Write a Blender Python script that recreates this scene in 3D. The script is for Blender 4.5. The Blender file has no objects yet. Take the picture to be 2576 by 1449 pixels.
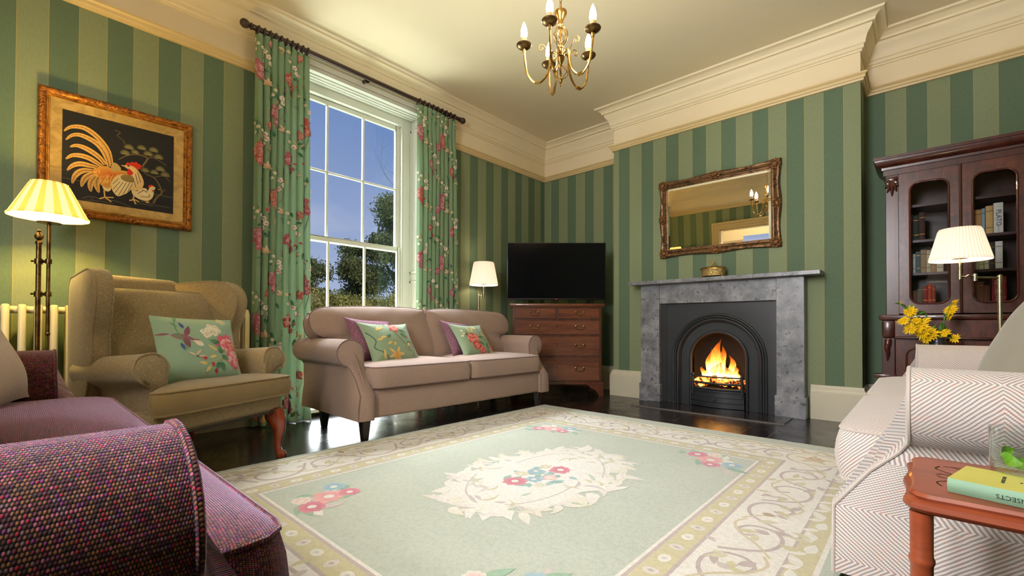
import bpy, bmesh, math, random
import numpy as np
from mathutils import Vector, Matrix, noise as mnoise
R_=random.Random(7)
COL=bpy.context.scene.collection
PI=math.pi
def lin(c):
    c=c/255.0
    return c/12.92 if c<=0.04045 else ((c+0.055)/1.055)**2.4
def S(r,g,b): return (lin(r),lin(g),lin(b),1.0)
def V(*a): return Vector(a)
# ---------------------------------------------------------------- mesh builder
class MB:
    def __init__(s): s.v=[];s.f=[];s.u=[];s.c=[];s.m=[];s.col=None;s.mi=0;s.M=None
    def add(s,vs,fs,us=None):
        b=len(s.v)
        for p in vs:
            P=Vector(p)
            if s.M is not None: P=s.M@P
            s.v.append(P); s.c.append(s.col)
        for i,f in enumerate(fs):
            s.f.append([b+k for k in f]); s.u.append(us[i] if us else None); s.m.append(s.mi)
        return b
    def grid(s,P,cu=False,cv=False,us=1.0,u0=0.0,v0=0.0):
        nr=len(P);nc=len(P[0])
        mid=P[nr//2]; U=[u0]
        for j in range(1,nc+1): U.append(U[-1]+(Vector(mid[j%nc])-Vector(mid[j-1])).length*us)
        mc=nc//2; W=[v0]
        for i in range(1,nr+1): W.append(W[-1]+(Vector(P[i%nr][mc])-Vector(P[i-1][mc])).length*us)
        fs=[];uv=[]
        for i in range(nr if cv else nr-1):
            for j in range(nc if cu else nc-1):
                i2=(i+1)%nr;j2=(j+1)%nc
                fs.append((i*nc+j,i*nc+j2,i2*nc+j2,i2*nc+j))
                uv.append(((U[j],W[i]),(U[j+1],W[i]),(U[j+1],W[i+1]),(U[j],W[i+1])))
        return s.add([p for r in P for p in r],fs,uv)
    def lathe(s,prof,n=24,c=(0,0,0),caps=True):
        P=[[(c[0]+r*math.cos(2*PI*k/n),c[1]+r*math.sin(2*PI*k/n),c[2]+z) for k in range(n)] for r,z in prof]
        s.grid(P,cu=True)
        if caps:
            for row,flip in ((P[0],True),(P[-1],False)):
                f=list(range(n)); s.add(row,[f[::-1] if flip else f])
    def tube(s,path,r,n=8,cap=True,flat=None):
        path=[Vector(p) for p in path]; m=len(path)
        rs=r if isinstance(r,(list,tuple)) else [r]*m
        T=[]
        for i in range(m):
            a=path[max(0,i-1)];b=path[min(m-1,i+1)]; t=(b-a)
            T.append(t.normalized() if t.length>1e-9 else Vector((0,0,1)))
        up=Vector((0,0,1)) if abs(T[0].z)<0.9 else Vector((1,0,0))
        N=(up-T[0]*up.dot(T[0])).normalized(); P=[]
        for i in range(m):
            N=(N-T[i]*N.dot(T[i]))
            N=N.normalized() if N.length>1e-6 else Vector((1,0,0))
            B=T[i].cross(N)
            fl=flat or 1.0
            P.append([path[i]+N*(math.cos(2*PI*k/n)*rs[i])+B*(math.sin(2*PI*k/n)*rs[i]*fl) for k in range(n)])
        s.grid(P,cu=True)
        if cap:
            s.add(P[0],[list(range(n))[::-1]]); s.add(P[-1],[list(range(n))])
    def box(s,c,d,r=0.0,seg=2,rot=None):
        bm=bmesh.new(); bmesh.ops.create_cube(bm,size=1.0)
        bmesh.ops.scale(bm,vec=Vector(d),verts=bm.verts)
        if r>0:
            bmesh.ops.bevel(bm,geom=bm.edges[:]+bm.verts[:],offset=min(r,min(d)*0.49),segments=seg,profile=0.5,affect='EDGES')
        Mx=Matrix.Translation(Vector(c))
        if rot is not None: Mx=Mx@rot
        bm.verts.index_update()
        vs=[Mx@v.co for v in bm.verts]; fs=[[v.index for v in f.verts] for f in bm.faces]
        bm.free(); return s.add(vs,fs)
    def bx(s,x0,x1,y0,y1,z0,z1,r=0.0,seg=2):
        return s.box(((x0+x1)/2,(y0+y1)/2,(z0+z1)/2),(abs(x1-x0),abs(y1-y0),abs(z1-z0)),r,seg)
    def prism(s,poly,f,h0,h1,caps=True):
        # poly: 2D pts, f(a,b,h)->3D
        n=len(poly)
        s.grid([[f(a,b,h) for a,b in poly] for h in (h0,h1)],cu=True)
        if caps:
            s.add([f(a,b,h0) for a,b in poly],[list(range(n))[::-1]])
            s.add([f(a,b,h1) for a,b in poly],[list(range(n))])
    def sphere(s,c,r,n=12,m=8,sc=(1,1,1)):
        P=[[(c[0]+r*sc[0]*math.sin(PI*i/m)*math.cos(2*PI*k/n),c[1]+r*sc[1]*math.sin(PI*i/m)*math.sin(2*PI*k/n),c[2]+r*sc[2]*math.cos(PI*i/m)) for k in range(n)] for i in range(m+1)]
        s.grid(P,cu=True)
def boxuv(P,n):
    a=(abs(n.x),abs(n.y),abs(n.z))
    if a[2]>=a[0] and a[2]>=a[1]: return (P.x,P.y)
    if a[0]>=a[1]: return (P.y,P.z)
    return (P.x,P.z)
def build(name,mb,mat,parent=None,smooth=True,ang=40,sub=0,bevel=0,loc=None,rot=None,recalc=True):
    me=bpy.data.meshes.new(name); me.from_pydata([tuple(v) for v in mb.v],[],mb.f)
    mats=mat if isinstance(mat,(list,tuple)) else [mat]
    for m in mats: me.materials.append(m)
    uvl=me.uv_layers.new(name='UVMap'); me.update()
    for p in me.polygons:
        p.material_index=mb.m[p.index]
        u=mb.u[p.index]
        for k,li in enumerate(p.loop_indices):
            if u is not None: uvl.data[li].uv=u[k]
            else: uvl.data[li].uv=boxuv(mb.v[mb.f[p.index][k]],p.normal)
    if any(c is not None for c in mb.c):
        ca=me.color_attributes.new('Col','FLOAT_COLOR','POINT')
        ca.data.foreach_set('color',[x for c in mb.c for x in (c or (1,1,1,1))])
    if recalc:
        bm=bmesh.new(); bm.from_mesh(me); bmesh.ops.remove_doubles(bm,verts=bm.verts,dist=1e-5) if not any(c is not None for c in mb.c) else None
        bmesh.ops.recalc_face_normals(bm,faces=bm.faces); bm.to_mesh(me); bm.free()
    if smooth:
        me.shade_smooth(); me.set_sharp_from_angle(angle=math.radians(ang))
    o=bpy.data.objects.new(name,me); COL.objects.link(o)
    if parent is not None: o.parent=parent
    if loc is not None: o.location=loc
    if rot is not None: o.rotation_euler=rot
    if bevel:
        b=o.modifiers.new('bevel','BEVEL'); b.width=bevel; b.segments=2; b.limit_method='ANGLE'; b.harden_normals=False
    if sub:
        q=o.modifiers.new('sub','SUBSURF'); q.levels=sub; q.render_levels=sub
    return o
def tag(o,label=None,cat=None,group=None,kind=None):
    if label: o['label']=label
    if cat: o['category']=cat
    if group: o['group']=group
    if kind: o['kind']=kind
    return o
def thing(name,label=None,cat=None,loc=(0,0,0),rz=0.0,group=None,kind=None,rot=None):
    o=bpy.data.objects.new(name,None); COL.objects.link(o); o.empty_display_size=0.1
    o.location=loc; o.rotation_euler=rot if rot is not None else (0,0,rz)
    return tag(o,label,cat,group,kind)
def copytree(o,parent=None):
    c=o.copy(); COL.objects.link(c)
    if parent is not None: c.parent=parent
    for ch in list(o.children): copytree(ch,c)
    return c
def struct(name,mb,mat,parent=None,**k):
    o=build(name,mb,mat,parent,**k)
    if parent is None: o['kind']='structure'
    return o
def frame(o,a,b):
    a=Vector(a).normalized(); b=Vector(b); b=(b-a*b.dot(a)).normalized(); n=a.cross(b)
    return Matrix(((a.x,b.x,n.x,o[0]),(a.y,b.y,n.y,o[1]),(a.z,b.z,n.z,o[2]),(0,0,0,1)))
def arc(c,r,a0,a1,n): return [(c[0]+r*math.cos(a0+(a1-a0)*k/n),c[1]+r*math.sin(a0+(a1-a0)*k/n)) for k in range(n+1)]
def smoothpoly(pts,n=4,closed=True):
    m=len(pts); out=[]
    rng=range(m if closed else m-1)
    for i in rng:
        if closed: p0,p1,p2,p3=[Vector(pts[(i+k-1)%m]) for k in range(4)]
        else: p0,p1,p2,p3=[Vector(pts[min(max(i+k-1,0),m-1)]) for k in range(4)]
        for j in range(n):
            t=j/n
            out.append(0.5*((2*p1)+(p2-p0)*t+(2*p0-5*p1+4*p2-p3)*t*t+(3*p1-p0-3*p2+p3)*t*t*t))
    if not closed: out.append(Vector(pts[-1]))
    return [tuple(p) for p in out]
def roundrect(x0,x1,y0,y1,r,n=5):
    o=[]
    for cx,cy,a in ((x1-r,y1-r,0),(x0+r,y1-r,PI/2),(x0+r,y0+r,PI),(x1-r,y0+r,1.5*PI)): o+=arc((cx,cy),r,a,a+PI/2,n)
    return o
def resample(poly,n):
    P=[Vector(p) for p in poly]; P.append(P[0]); L=[0]
    for i in range(1,len(P)): L.append(L[-1]+(P[i]-P[i-1]).length)
    out=[];j=0
    for k in range(n):
        d=L[-1]*k/n
        while L[j+1]<d: j+=1
        t=(d-L[j])/max(1e-9,L[j+1]-L[j]); out.append(tuple(P[j].lerp(P[j+1],t)))
    return out
# stuffed cushion: outline in the (a,b) plane, crowned along n; edge = box border height
class Cushion:
    def __init__(s,outline,cf,cb,edge=0.0,c=None,p=2.4,q=0.75,M=None,n=96,wr=0.0,seed=0):
        s.o=resample(outline,n); s.cf=cf;s.cb=cb;s.e=edge;s.p=p;s.q=q;s.M=M or Matrix.Identity(4);s.wr=wr;s.seed=seed
        s.c=c or (sum(x for x,_ in s.o)/n,sum(y for _,y in s.o)/n)
    hf=None
    def h(s,t): return max(0.0,1-t**s.p)**s.q
    def P(s,a,b,t,side):
        hh=s.h(t) if s.hf is None else s.hf(a,b)*(1-t**7)
        z=(s.e/2+(s.cf if side>0 else s.cb)*hh)*side
        if s.wr: z+=side*s.wr*mnoise.noise(Vector((a*7+s.seed,b*7,side*3)))*s.h(t)
        return s.M@Vector((a,b,z))
    def mesh(s,mb,rings=12):
        n=len(s.o)
        for side in (1,-1):
            T=[0.0]+[1-(1-k/rings)**1.6 for k in range(1,rings+1)]
            vs=[];uv={}
            rows=[]
            for t in T[1:]:
                rows.append([(s.c[0]+t*(x-s.c[0]),s.c[1]+t*(y-s.c[1]),t) for x,y in s.o])
            vs=[s.P(s.c[0],s.c[1],0,side)]; ab=[s.c]
            for r in rows:
                for a,b,t in r: vs.append(s.P(a,b,t,side)); ab.append((a,b))
            fs=[]
            for j in range(n): fs.append((0,1+j,1+(j+1)%n))
            for i in range(len(rows)-1):
                for j in range(n):
                    fs.append((1+i*n+j,1+(i+1)*n+j,1+(i+1)*n+(j+1)%n,1+i*n+(j+1)%n))
            if side<0: fs=[f[::-1] for f in fs]
            mb.add(vs,fs,[[ab[k] for k in f] for f in fs])
        if s.e>0:
            m=4; P=[]
            for i in range(m+1):
                z=s.e/2-s.e*i/m; bul=0.10*s.e*math.sin(PI*i/m)
                row=[]
                for j in range(n):
                    x,y=s.o[j]; x0,y0=s.o[j-1]; x1,y1=s.o[(j+1)%n]
                    nx,ny=(y1-y0),-(x1-x0); L=math.hypot(nx,ny) or 1
                    row.append(s.M@Vector((x+nx/L*bul,y+ny/L*bul,z)))
                P.append(row)
            mb.grid(P,cu=True)
    def piping(s,mb,r,sides=(1,-1)):
        for sd in (sides if s.e>0 else (1,)):
            pts=[s.M@Vector((x,y,sd*s.e/2)) for x,y in s.o]; mb.tube(pts+pts[:1],r,6,cap=False)
    def surf(s,a,b,off):
        # front surface point for pattern
        dx,dy=a-s.c[0],b-s.c[1]; L=math.hypot(dx,dy)
        t=0.0
        if L>1e-9:
            best=1e9
            n=len(s.o); ang=math.atan2(dy,dx)
            for j in range(n):
                x0,y0=s.o[j][0]-s.c[0],s.o[j][1]-s.c[1]; x1,y1=s.o[(j+1)%n][0]-s.c[0],s.o[(j+1)%n][1]-s.c[1]
                den=dx*(y1-y0)-dy*(x1-x0)
                if abs(den)<1e-12: continue
                tt=(x0*(y1-y0)-y0*(x1-x0))/den; ss=(x0*dy-y0*dx)/den
                if tt>0 and -1e-6<=ss<=1+1e-6: best=min(best,tt)
            t=min(1.0,1.0/best) if best<1e8 else 0
        t=min(t,0.985)
        q=s.P(a,b,t,1); nn=(s.M.to_3x3()@Vector((0,0,1))).normalized()
        return q+nn*off
# ---------------------------------------------------------------- flat pattern painter (petals, leaves, stems...) laid on a surface
class Paint:
    def __init__(s,mb,surf,base=0.0012,step=8e-6,lim=None):
        s.mb=mb;s.surf=surf;s.off=base;s.step=step;s.lim=lim;s.k=0
    def _ok(s,a,b): return s.lim is None or s.lim(a,b)
    def patch(s,rows,cols):
        # rows: grid of (a,b); cols: colour per row
        if not all(s._ok(a,b) for r in rows for a,b in r): return
        s.k+=1; off=s.off+s.step*s.k
        for i in range(len(rows)):
            pass
        b0=len(s.mb.v); nr=len(rows);nc=len(rows[0])
        for i,r in enumerate(rows):
            s.mb.col=cols[i]
            s.mb.add([s.surf(a,b,off) for a,b in r],[])
        fs=[];u=[]
        for i in range(nr-1):
            for j in range(nc-1):
                s.mb.f.append([b0+i*nc+j,b0+i*nc+j+1,b0+(i+1)*nc+j+1,b0+(i+1)*nc+j])
                s.mb.u.append([rows[i][j],rows[i][j+1],rows[i+1][j+1],rows[i+1][j]]); s.mb.m.append(s.mb.mi)
        s.mb.col=None
    def leaf(s,a,b,L,w,ang,c0,c1=None,n=6,bend=0.0,pw=0.8):
        c1=c1 or c0; rows=[];cols=[]
        for i in range(n+1):
            t=i/n; ww=w*math.sin(PI*min(1,max(0,t))**pw)*0.5+0.0002
            an=ang+bend*t; x=a+L*t*math.cos(an); y=b+L*t*math.sin(an)
            px,py=-math.sin(an),math.cos(an)
            rows.append([(x+px*ww*k,y+py*ww*k) for k in (-1,-.5,0,.5,1)])
            cols.append(tuple(c0[k]+(c1[k]-c0[k])*t for k in range(4)))
        s.patch(rows,cols)
    def stem(s,pts,w,c,n=4):
        p=smoothpoly(pts,n,False) if len(pts)>2 else [pts[0],((pts[0][0]+pts[1][0])/2,(pts[0][1]+pts[1][1])/2),pts[1]]
        rows=[];m=len(p)
        for i in range(m):
            a=p[max(0,i-1)];b=p[min(m-1,i+1)]; dx,dy=b[0]-a[0],b[1]-a[1]; L=math.hypot(dx,dy) or 1
            ww=(w if not callable(w) else w(i/(m-1)))/2
            rows.append([(p[i][0]-dy/L*ww,p[i][1]+dx/L*ww),(p[i][0]+dy/L*ww,p[i][1]-dx/L*ww)])
        s.patch(rows,[c]*m)
    def disc(s,a,b,rx,ry,c,n=14,rot=0,c2=None):
        rows=[];cols=[]
        for i in range(4):
            t=i/3+0.001; rows.append([(a+t*(rx*math.cos(2*PI*k/n)*math.cos(rot)-ry*math.sin(2*PI*k/n)*math.sin(rot)),b+t*(rx*math.cos(2*PI*k/n)*math.sin(rot)+ry*math.sin(2*PI*k/n)*math.cos(rot))) for k in range(n+1)])
            cc=c2 or c; cols.append(tuple(cc[q]+(c[q]-cc[q])*i/3 for q in range(4)))
        s.patch(rows,cols)
    def poly(s,pts,c,n=5,c2=None):
        cx=sum(p[0] for p in pts)/len(pts);cy=sum(p[1] for p in pts)/len(pts); P=list(pts)+[pts[0]]
        rows=[[(cx+(x-cx)*t,cy+(y-cy)*t) for x,y in P] for t in [0.001]+[i/n for i in range(1,n+1)]]
        cc=c2 or c
        s.patch(rows,[tuple(cc[q]+(c[q]-cc[q])*i/n for q in range(4)) for i in range(n+1)])
    def peony(s,a,b,r,rnd,deep=S(165,40,62),mid=S(214,92,104),light=S(240,188,178)):
        for ring,(k,rr,sz,c0,c1) in enumerate(((9,.45,.62,deep,mid),(8,.28,.55,deep,light),(6,.12,.42,mid,light))):
            for j in range(k):
                an=2*PI*j/k+rnd.uniform(-.25,.25)+ring
                f=rnd.uniform(.85,1.15)
                s.leaf(a+rr*r*.25*math.cos(an),b+rr*r*.25*math.sin(an),r*(rr+sz)*f,r*.62,an,c0,c1 if rnd.random()<.7 else mid,n=5,pw=1.6)
    def blossom(s,a,b,r,rnd,c=S(236,224,200),cc=S(190,90,90),k=5):
        a0=rnd.uniform(0,6)
        for j in range(k): s.leaf(a,b,r,r*.85,a0+2*PI*j/k,cc if rnd.random()<.3 else c,c,n=4,pw=1.5)
        s.disc(a,b,r*.2,r*.2,cc,n=8)
    def lily(s,a,b,r,rnd,c=S(234,214,176),c0=S(205,150,110),ang=None,k=5,spread=2.2):
        a0=rnd.uniform(0,6) if ang is None else ang
        for j in range(k):
            an=a0+(j-(k-1)/2)*spread/max(1,k-1)
            s.leaf(a,b,r,r*.34,an,c0,c,n=5,bend=.25*(j-(k-1)/2)/k)
    def sprig(s,a,b,L,ang,rnd,stemc=S(120,110,80),leafc=S(52,104,78),n=4,sz=.035):
        pts=[(a+L*t*math.cos(ang+.5*t),b+L*t*math.sin(ang+.5*t)) for t in (0,.33,.66,1)]
        s.stem(pts,.0035,stemc)
        for i in range(n):
            t=(i+.6)/n; an=ang+.5*t; x=a+L*t*math.cos(an);y=b+L*t*math.sin(an); sd=1 if i%2 else -1
            s.leaf(x,y,sz*rnd.uniform(.8,1.3),sz*.36,an+sd*rnd.uniform(.5,1.0),leafc,tuple(min(1,q*1.5) for q in leafc[:3])+(1,))
# ---------------------------------------------------------------- shader helper
class NT:
    def __init__(s,name):
        s.m=bpy.data.materials.new(name); s.m.use_nodes=True; s.t=s.m.node_tree; s.t.nodes.clear(); s.out=s.n('ShaderNodeOutputMaterial')
    def n(s,t,**k):
        x=s.t.nodes.new(t)
        for a,b in k.items(): setattr(x,a,b)
        return x
    def set(s,inp,v):
        if isinstance(v,bpy.types.NodeSocket): s.t.links.new(v,inp)
        elif v is not None:
            if inp.type=='RGBA' and len(v)==3: v=tuple(v)+(1,)
            inp.default_value=v
    def math(s,op,a,b=None,c=None,clamp=False):
        x=s.n('ShaderNodeMath',operation=op,use_clamp=clamp)
        for i,v in enumerate((a,b,c)):
            if v is not None: s.set(x.inputs[i],v)
        return x.outputs[0]
    def vmath(s,op,a,b=None,scale=None):
        x=s.n('ShaderNodeVectorMath',operation=op); s.set(x.inputs[0],a)
        if b is not None: s.set(x.inputs[1],b)
        if scale is not None: s.set(x.inputs['Scale'],scale)
        return x.outputs[0]
    def mix(s,f,a,b,bt='MIX'):
        x=s.n('ShaderNodeMix',data_type='RGBA',blend_type=bt); s.set(x.inputs[0],f); s.set(x.inputs[6],a); s.set(x.inputs[7],b); return x.outputs[2]
    def fmix(s,f,a,b):
        x=s.n('ShaderNodeMix',data_type='FLOAT'); s.set(x.inputs[0],f); s.set(x.inputs[2],a); s.set(x.inputs[3],b); return x.outputs[0]
    def ramp(s,f,stops,interp='LINEAR'):
        x=s.n('ShaderNodeValToRGB'); r=x.color_ramp; r.interpolation=interp
        while len(r.elements)<len(stops): r.elements.new(0.5)
        for e,(p,c) in zip(r.elements,stops): e.position=p; e.color=c if len(c)==4 else tuple(c)+(1,)
        s.set(x.inputs[0],f); return x.outputs[0]
    def sep(s,v):
        x=s.n('ShaderNodeSeparateXYZ'); s.set(x.inputs[0],v); return x.outputs
    def comb(s,a,b,c=0.0):
        x=s.n('ShaderNodeCombineXYZ')
        for i,v in enumerate((a,b,c)): s.set(x.inputs[i],v)
        return x.outputs[0]
    def noise(s,vec,scale,detail=3,rough=.5,dist=0,out=0):
        x=s.n('ShaderNodeTexNoise'); s.set(x.inputs['Vector'],vec)
        for k,v in (('Scale',scale),('Detail',detail),('Roughness',rough),('Distortion',dist)): s.set(x.inputs[k],v)
        return x.outputs[out]
    def vor(s,vec,scale,feature='F1',out=0,rand=1.0):
        x=s.n('ShaderNodeTexVoronoi',feature=feature); s.set(x.inputs['Vector'],vec); s.set(x.inputs['Scale'],scale); s.set(x.inputs['Randomness'],rand); return x.outputs[out]
    def white(s,vec,out=0):
        x=s.n('ShaderNodeTexWhiteNoise'); s.set(x.inputs['Vector'],vec); return x.outputs[out]
    def wave(s,vec,scale,dist=0,detail=2,dscale=1,bands='X',prof='SIN'):
        x=s.n('ShaderNodeTexWave',wave_type='BANDS',bands_direction=bands,wave_profile=prof); s.set(x.inputs['Vector'],vec)
        for k,v in (('Scale',scale),('Distortion',dist),('Detail',detail),('Detail Scale',dscale)): s.set(x.inputs[k],v)
        return x.outputs[1]
    def pos(s): return s.n('ShaderNodeNewGeometry').outputs['Position']
    def obj(s): return s.n('ShaderNodeTexCoord').outputs['Object']
    def gen(s): return s.n('ShaderNodeTexCoord').outputs['Generated']
    def uv(s): return s.n('ShaderNodeTexCoord').outputs['UV']
    def attr(s): return s.n('ShaderNodeVertexColor',layer_name='Col').outputs[0]
    def scale(s,v,sc): 
        x=s.n('ShaderNodeMapping'); s.set(x.inputs[0],v); x.inputs['Scale'].default_value=sc; return x.outputs[0]
    def bump(s,h,st=.3,d=.005):
        x=s.n('ShaderNodeBump'); s.set(x.inputs['Height'],h); s.set(x.inputs['Strength'],st); s.set(x.inputs['Distance'],d); return x.outputs[0]
    def bsdf(s,col,rough=.5,metal=0.0,nor=None,spec=None,sheen=None,sheent=None,coat=None,emis=None,estr=None,trans=None,ior=None,link=True,sheenr=None):
        x=s.n('ShaderNodeBsdfPrincipled'); I=x.inputs
        for k,v in (('Base Color',col),('Roughness',rough),('Metallic',metal),('Normal',nor),('Specular IOR Level',spec),('Sheen Weight',sheen),('Sheen Tint',sheent),('Sheen Roughness',sheenr),('Coat Weight',coat),('Emission Color',emis),('Emission Strength',estr),('Transmission Weight',trans),('IOR',ior)):
            if v is not None: s.set(I[k],v)
        if link: s.t.links.new(x.outputs[0],s.out.inputs[0])
        return x.outputs[0]
    def surf(s,sh): s.t.links.new(sh,s.out.inputs[0]); return s.m
def flat(name,col,rough=.5,metal=0.0,**k):
    g=NT(name); c=g.n('ShaderNodeTexCoord').outputs['Object']
    nz=g.noise(c,k.pop('ns',6.0),3); amt=k.pop('var',.12)
    dark=tuple(q*(1-amt) for q in col[:3])+(1,); lite=tuple(min(1,q*(1+amt)) for q in col[:3])+(1,)
    g.bsdf(g.mix(nz,dark,lite),rough,metal,**k); return g.m
# ================================================================ materials
def wallpaper(name,axis,org,w,zf=2.68):
    g=NT(name); P=g.pos(); sx=g.sep(P); t=g.math('DIVIDE',g.math('SUBTRACT',sx[axis],org),w)
    half=g.math('FRACT',g.math('MULTIPLY',t,.5)); dark=g.math('LESS_THAN',half,.5)
    fr=g.math('FRACT',t); ed=g.math('GREATER_THAN',g.math('ABSOLUTE',g.math('SUBTRACT',fr,.5)),.489)
    nz=g.noise(g.scale(P,(1,1,.25)),140,2,.6)
    cl=g.mix(nz,S(118,128,96),S(138,147,112)); cd=g.mix(nz,S(82,101,78),S(99,119,94))
    col=g.mix(dark,cl,cd); col=g.mix(g.math('MULTIPLY',ed,.55),col,S(186,160,86))
    crm=g.mix(g.noise(P,3,3),S(232,214,176),S(240,224,190))
    up=g.math('GREATER_THAN',sx[2],zf); col=g.mix(up,col,crm)
    g.bsdf(col,.72,nor=g.bump(nz,.06,.002),spec=.3); return g.m
def paint(name,c,rough=.55):
    g=NT(name); P=g.pos(); nz=g.noise(P,2.2,4)
    g.bsdf(g.mix(nz,tuple(q*.93 for q in c[:3])+(1,),c),rough,nor=g.bump(g.noise(P,90,2),.04,.002),spec=.35); return g.m
def herring(name,cl,cd,per=.0095,px=.13,py=.15,fleck=.35,rough=.9,tint=None):
    g=NT(name); u=g.sep(g.uv()); wob=g.noise(g.uv(),25,2)
    a=g.math('PINGPONG',g.math('ADD',u[0],g.math('MULTIPLY',wob,.006)),px); b=g.math('PINGPONG',g.math('ADD',u[1],.02),py)
    d=g.math('ADD',a,b); ph=g.math('MULTIPLY',d,2*PI/per)
    st=g.math('ADD',g.math('MULTIPLY',g.math('SINE',ph),.5),.5)
    st=g.math('SMOOTHSTEP' if False else 'POWER',st,1.3)
    e=g.math('SUBTRACT',a,b); tw=g.math('ADD',g.math('MULTIPLY',g.math('SINE',g.math('MULTIPLY',e,2*PI/.006)),.5),.5)
    fl=g.noise(g.comb(g.math('MULTIPLY',d,190),g.math('MULTIPLY',e,45),0),1.0,1,.5,out=1)
    flc=g.mix(.85,S(120,110,115),fl,'OVERLAY')
    f2=g.noise(g.uv(),70,2)
    fk=g.ramp(f2,[(.50,(0,0,0,1)),(.62,(1,1,1,1))])
    red=g.ramp(g.noise(g.uv(),9,1,out=0),[(.35,S(96,110,140)),(.5,S(190,84,90)),(.62,S(200,120,70)),(.7,S(120,70,120))])
    dk=g.mix(g.math('MULTIPLY',fk,fleck),cd,red)
    col=g.mix(st,cl,dk); col=g.mix(.18,col,g.mix(tw,cl,cd))
    h=g.math('ADD',g.math('MULTIPLY',st,-.6),g.math('MULTIPLY',tw,.4))
    g.bsdf(col,rough,nor=g.bump(h,.35,.0016),sheen=.25,spec=.2,sheenr=.5); return g.m
def tweed(name,cx=.0036,cy=.0024,pal=None,dark=S(24,10,14),bumpy=.55,sheen=.9,st=S(214,190,226)):
    g=NT(name); u=g.sep(g.uv()); X=g.math('DIVIDE',u[0],cx); ci=g.math('FLOOR',X)
    par=g.math('MULTIPLY',g.math('MODULO',g.math('ABSOLUTE',ci),2.0),.5)
    Y=g.math('ADD',g.math('DIVIDE',u[1],cy),par); ri=g.math('FLOOR',Y)
    fx=g.math('SUBTRACT',g.math('FRACT',X),.5); fy=g.math('SUBTRACT',g.math('FRACT',Y),.5)
    r2=g.math('ADD',g.math('POWER',g.math('MULTIPLY',fx,2.0),2.0),g.math('POWER',g.math('MULTIPLY',fy,2.15),2.0))
    hh=g.math('SUBTRACT',1.0,r2,clamp=True); m=g.math('POWER',hh,.7)
    rn=g.white(g.comb(ci,ri,0)); rc=g.white(g.comb(ci,g.math('FLOOR',g.math('DIVIDE',ri,7)),3.3))
    rr=g.math('ADD',g.math('MULTIPLY',rn,.55),g.math('MULTIPLY',rc,.45))
    pal=pal or [(0,S(78,32,44)),(.2,S(66,44,40)),(.3,S(124,78,46)),(.42,S(142,92,54)),(.52,S(104,38,58)),(.61,S(166,36,54)),(.68,S(124,44,112)),(.75,S(178,94,110)),(.83,S(122,96,102))]
    yc=g.ramp(rr,pal,'CONSTANT')
    col=g.mix(m,dark,yc)
    g.bsdf(col,.85,nor=g.bump(m,bumpy,.0018),sheen=sheen,sheent=st,sheenr=.35,spec=.25); return g.m
def damask(name,c0,c1,sc=26):
    g=NT(name); P=g.obj()
    nz=g.noise(P,sc,2,.55,1.1); c=g.math('ABSOLUTE',g.math('SUBTRACT',g.math('FRACT',g.math('MULTIPLY',nz,7.0)),.5))
    ln=g.ramp(c,[(.02,(1,1,1,1)),(.17,(0,0,0,1))])
    fn=g.noise(P,260,2)
    col=g.mix(ln,g.mix(fn,c0,tuple(q*1.25 for q in c0[:3])+(1,)),c1)
    g.bsdf(col,.88,nor=g.bump(ln,.4,.002),sheen=.35,spec=.2,sheenr=.5); return g.m
def velour(name,c,amt=.15):
    g=NT(name); P=g.obj(); nz=g.noise(P,7,4); n2=g.noise(P,300,2)
    col=g.mix(nz,tuple(q*(1-amt) for q in c[:3])+(1,),tuple(min(1,q*(1+amt)) for q in c[:3])+(1,))
    g.bsdf(col,.85,nor=g.bump(n2,.25,.0015),sheen=.45,spec=.2,sheenr=.45); return g.m
def linen(name,trans=0.0):
    g=NT(name); u=g.uv(); a=g.attr()
    w1=g.noise(g.scale(u,(900,45,1)),1,2); w2=g.noise(g.scale(u,(45,900,1)),1,2)
    w=g.math('MULTIPLY',g.math('ADD',w1,w2),.5)
    col=g.mix(.35,a,g.ramp(w,[(.3,(.55,.55,.55,1)),(.7,(1,1,1,1))]),'MULTIPLY')
    sh=g.bsdf(col,.85,nor=g.bump(w,.2,.001),spec=.2,sheen=.2,link=False)
    if trans:
        tr=g.n('ShaderNodeBsdfTranslucent'); g.set(tr.inputs[0],col); mx=g.n('ShaderNodeMixShader'); mx.inputs[0].default_value=trans
        g.t.links.new(sh,mx.inputs[1]); g.t.links.new(tr.outputs[0],mx.inputs[2]); sh=mx.outputs[0]
    return g.surf(sh)
def wood(name,c0,c1,axis=2,sc=1.0,rough=.32,coat=.3,burl=False,spec=.5):
    g=NT(name); P=g.obj(); s=[14*sc]*3; s[axis]=1.3*sc
    v=g.scale(P,tuple(s)); nz=g.noise(v,1.0,5,.6,1.2 if not burl else 2.5)
    if burl: nz=g.math('ADD',g.math('MULTIPLY',nz,.4),g.math('MULTIPLY',g.noise(P,9*sc,4,.65,2.0),.6))
    f=g.noise(g.scale(v,(7,7,7)),1.0,2)
    col=g.ramp(nz,[(.3,c0),(.5,tuple((c0[i]+c1[i])/2 for i in range(3))+(1,)),(.7,c1)])
    col=g.mix(.25,col,g.ramp(f,[(.35,(.35,.3,.3,1)),(.6,(1,1,1,1))]),'MULTIPLY')
    g.bsdf(col,rough,nor=g.bump(f,.05,.001),coat=coat,spec=spec); return g.m
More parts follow.
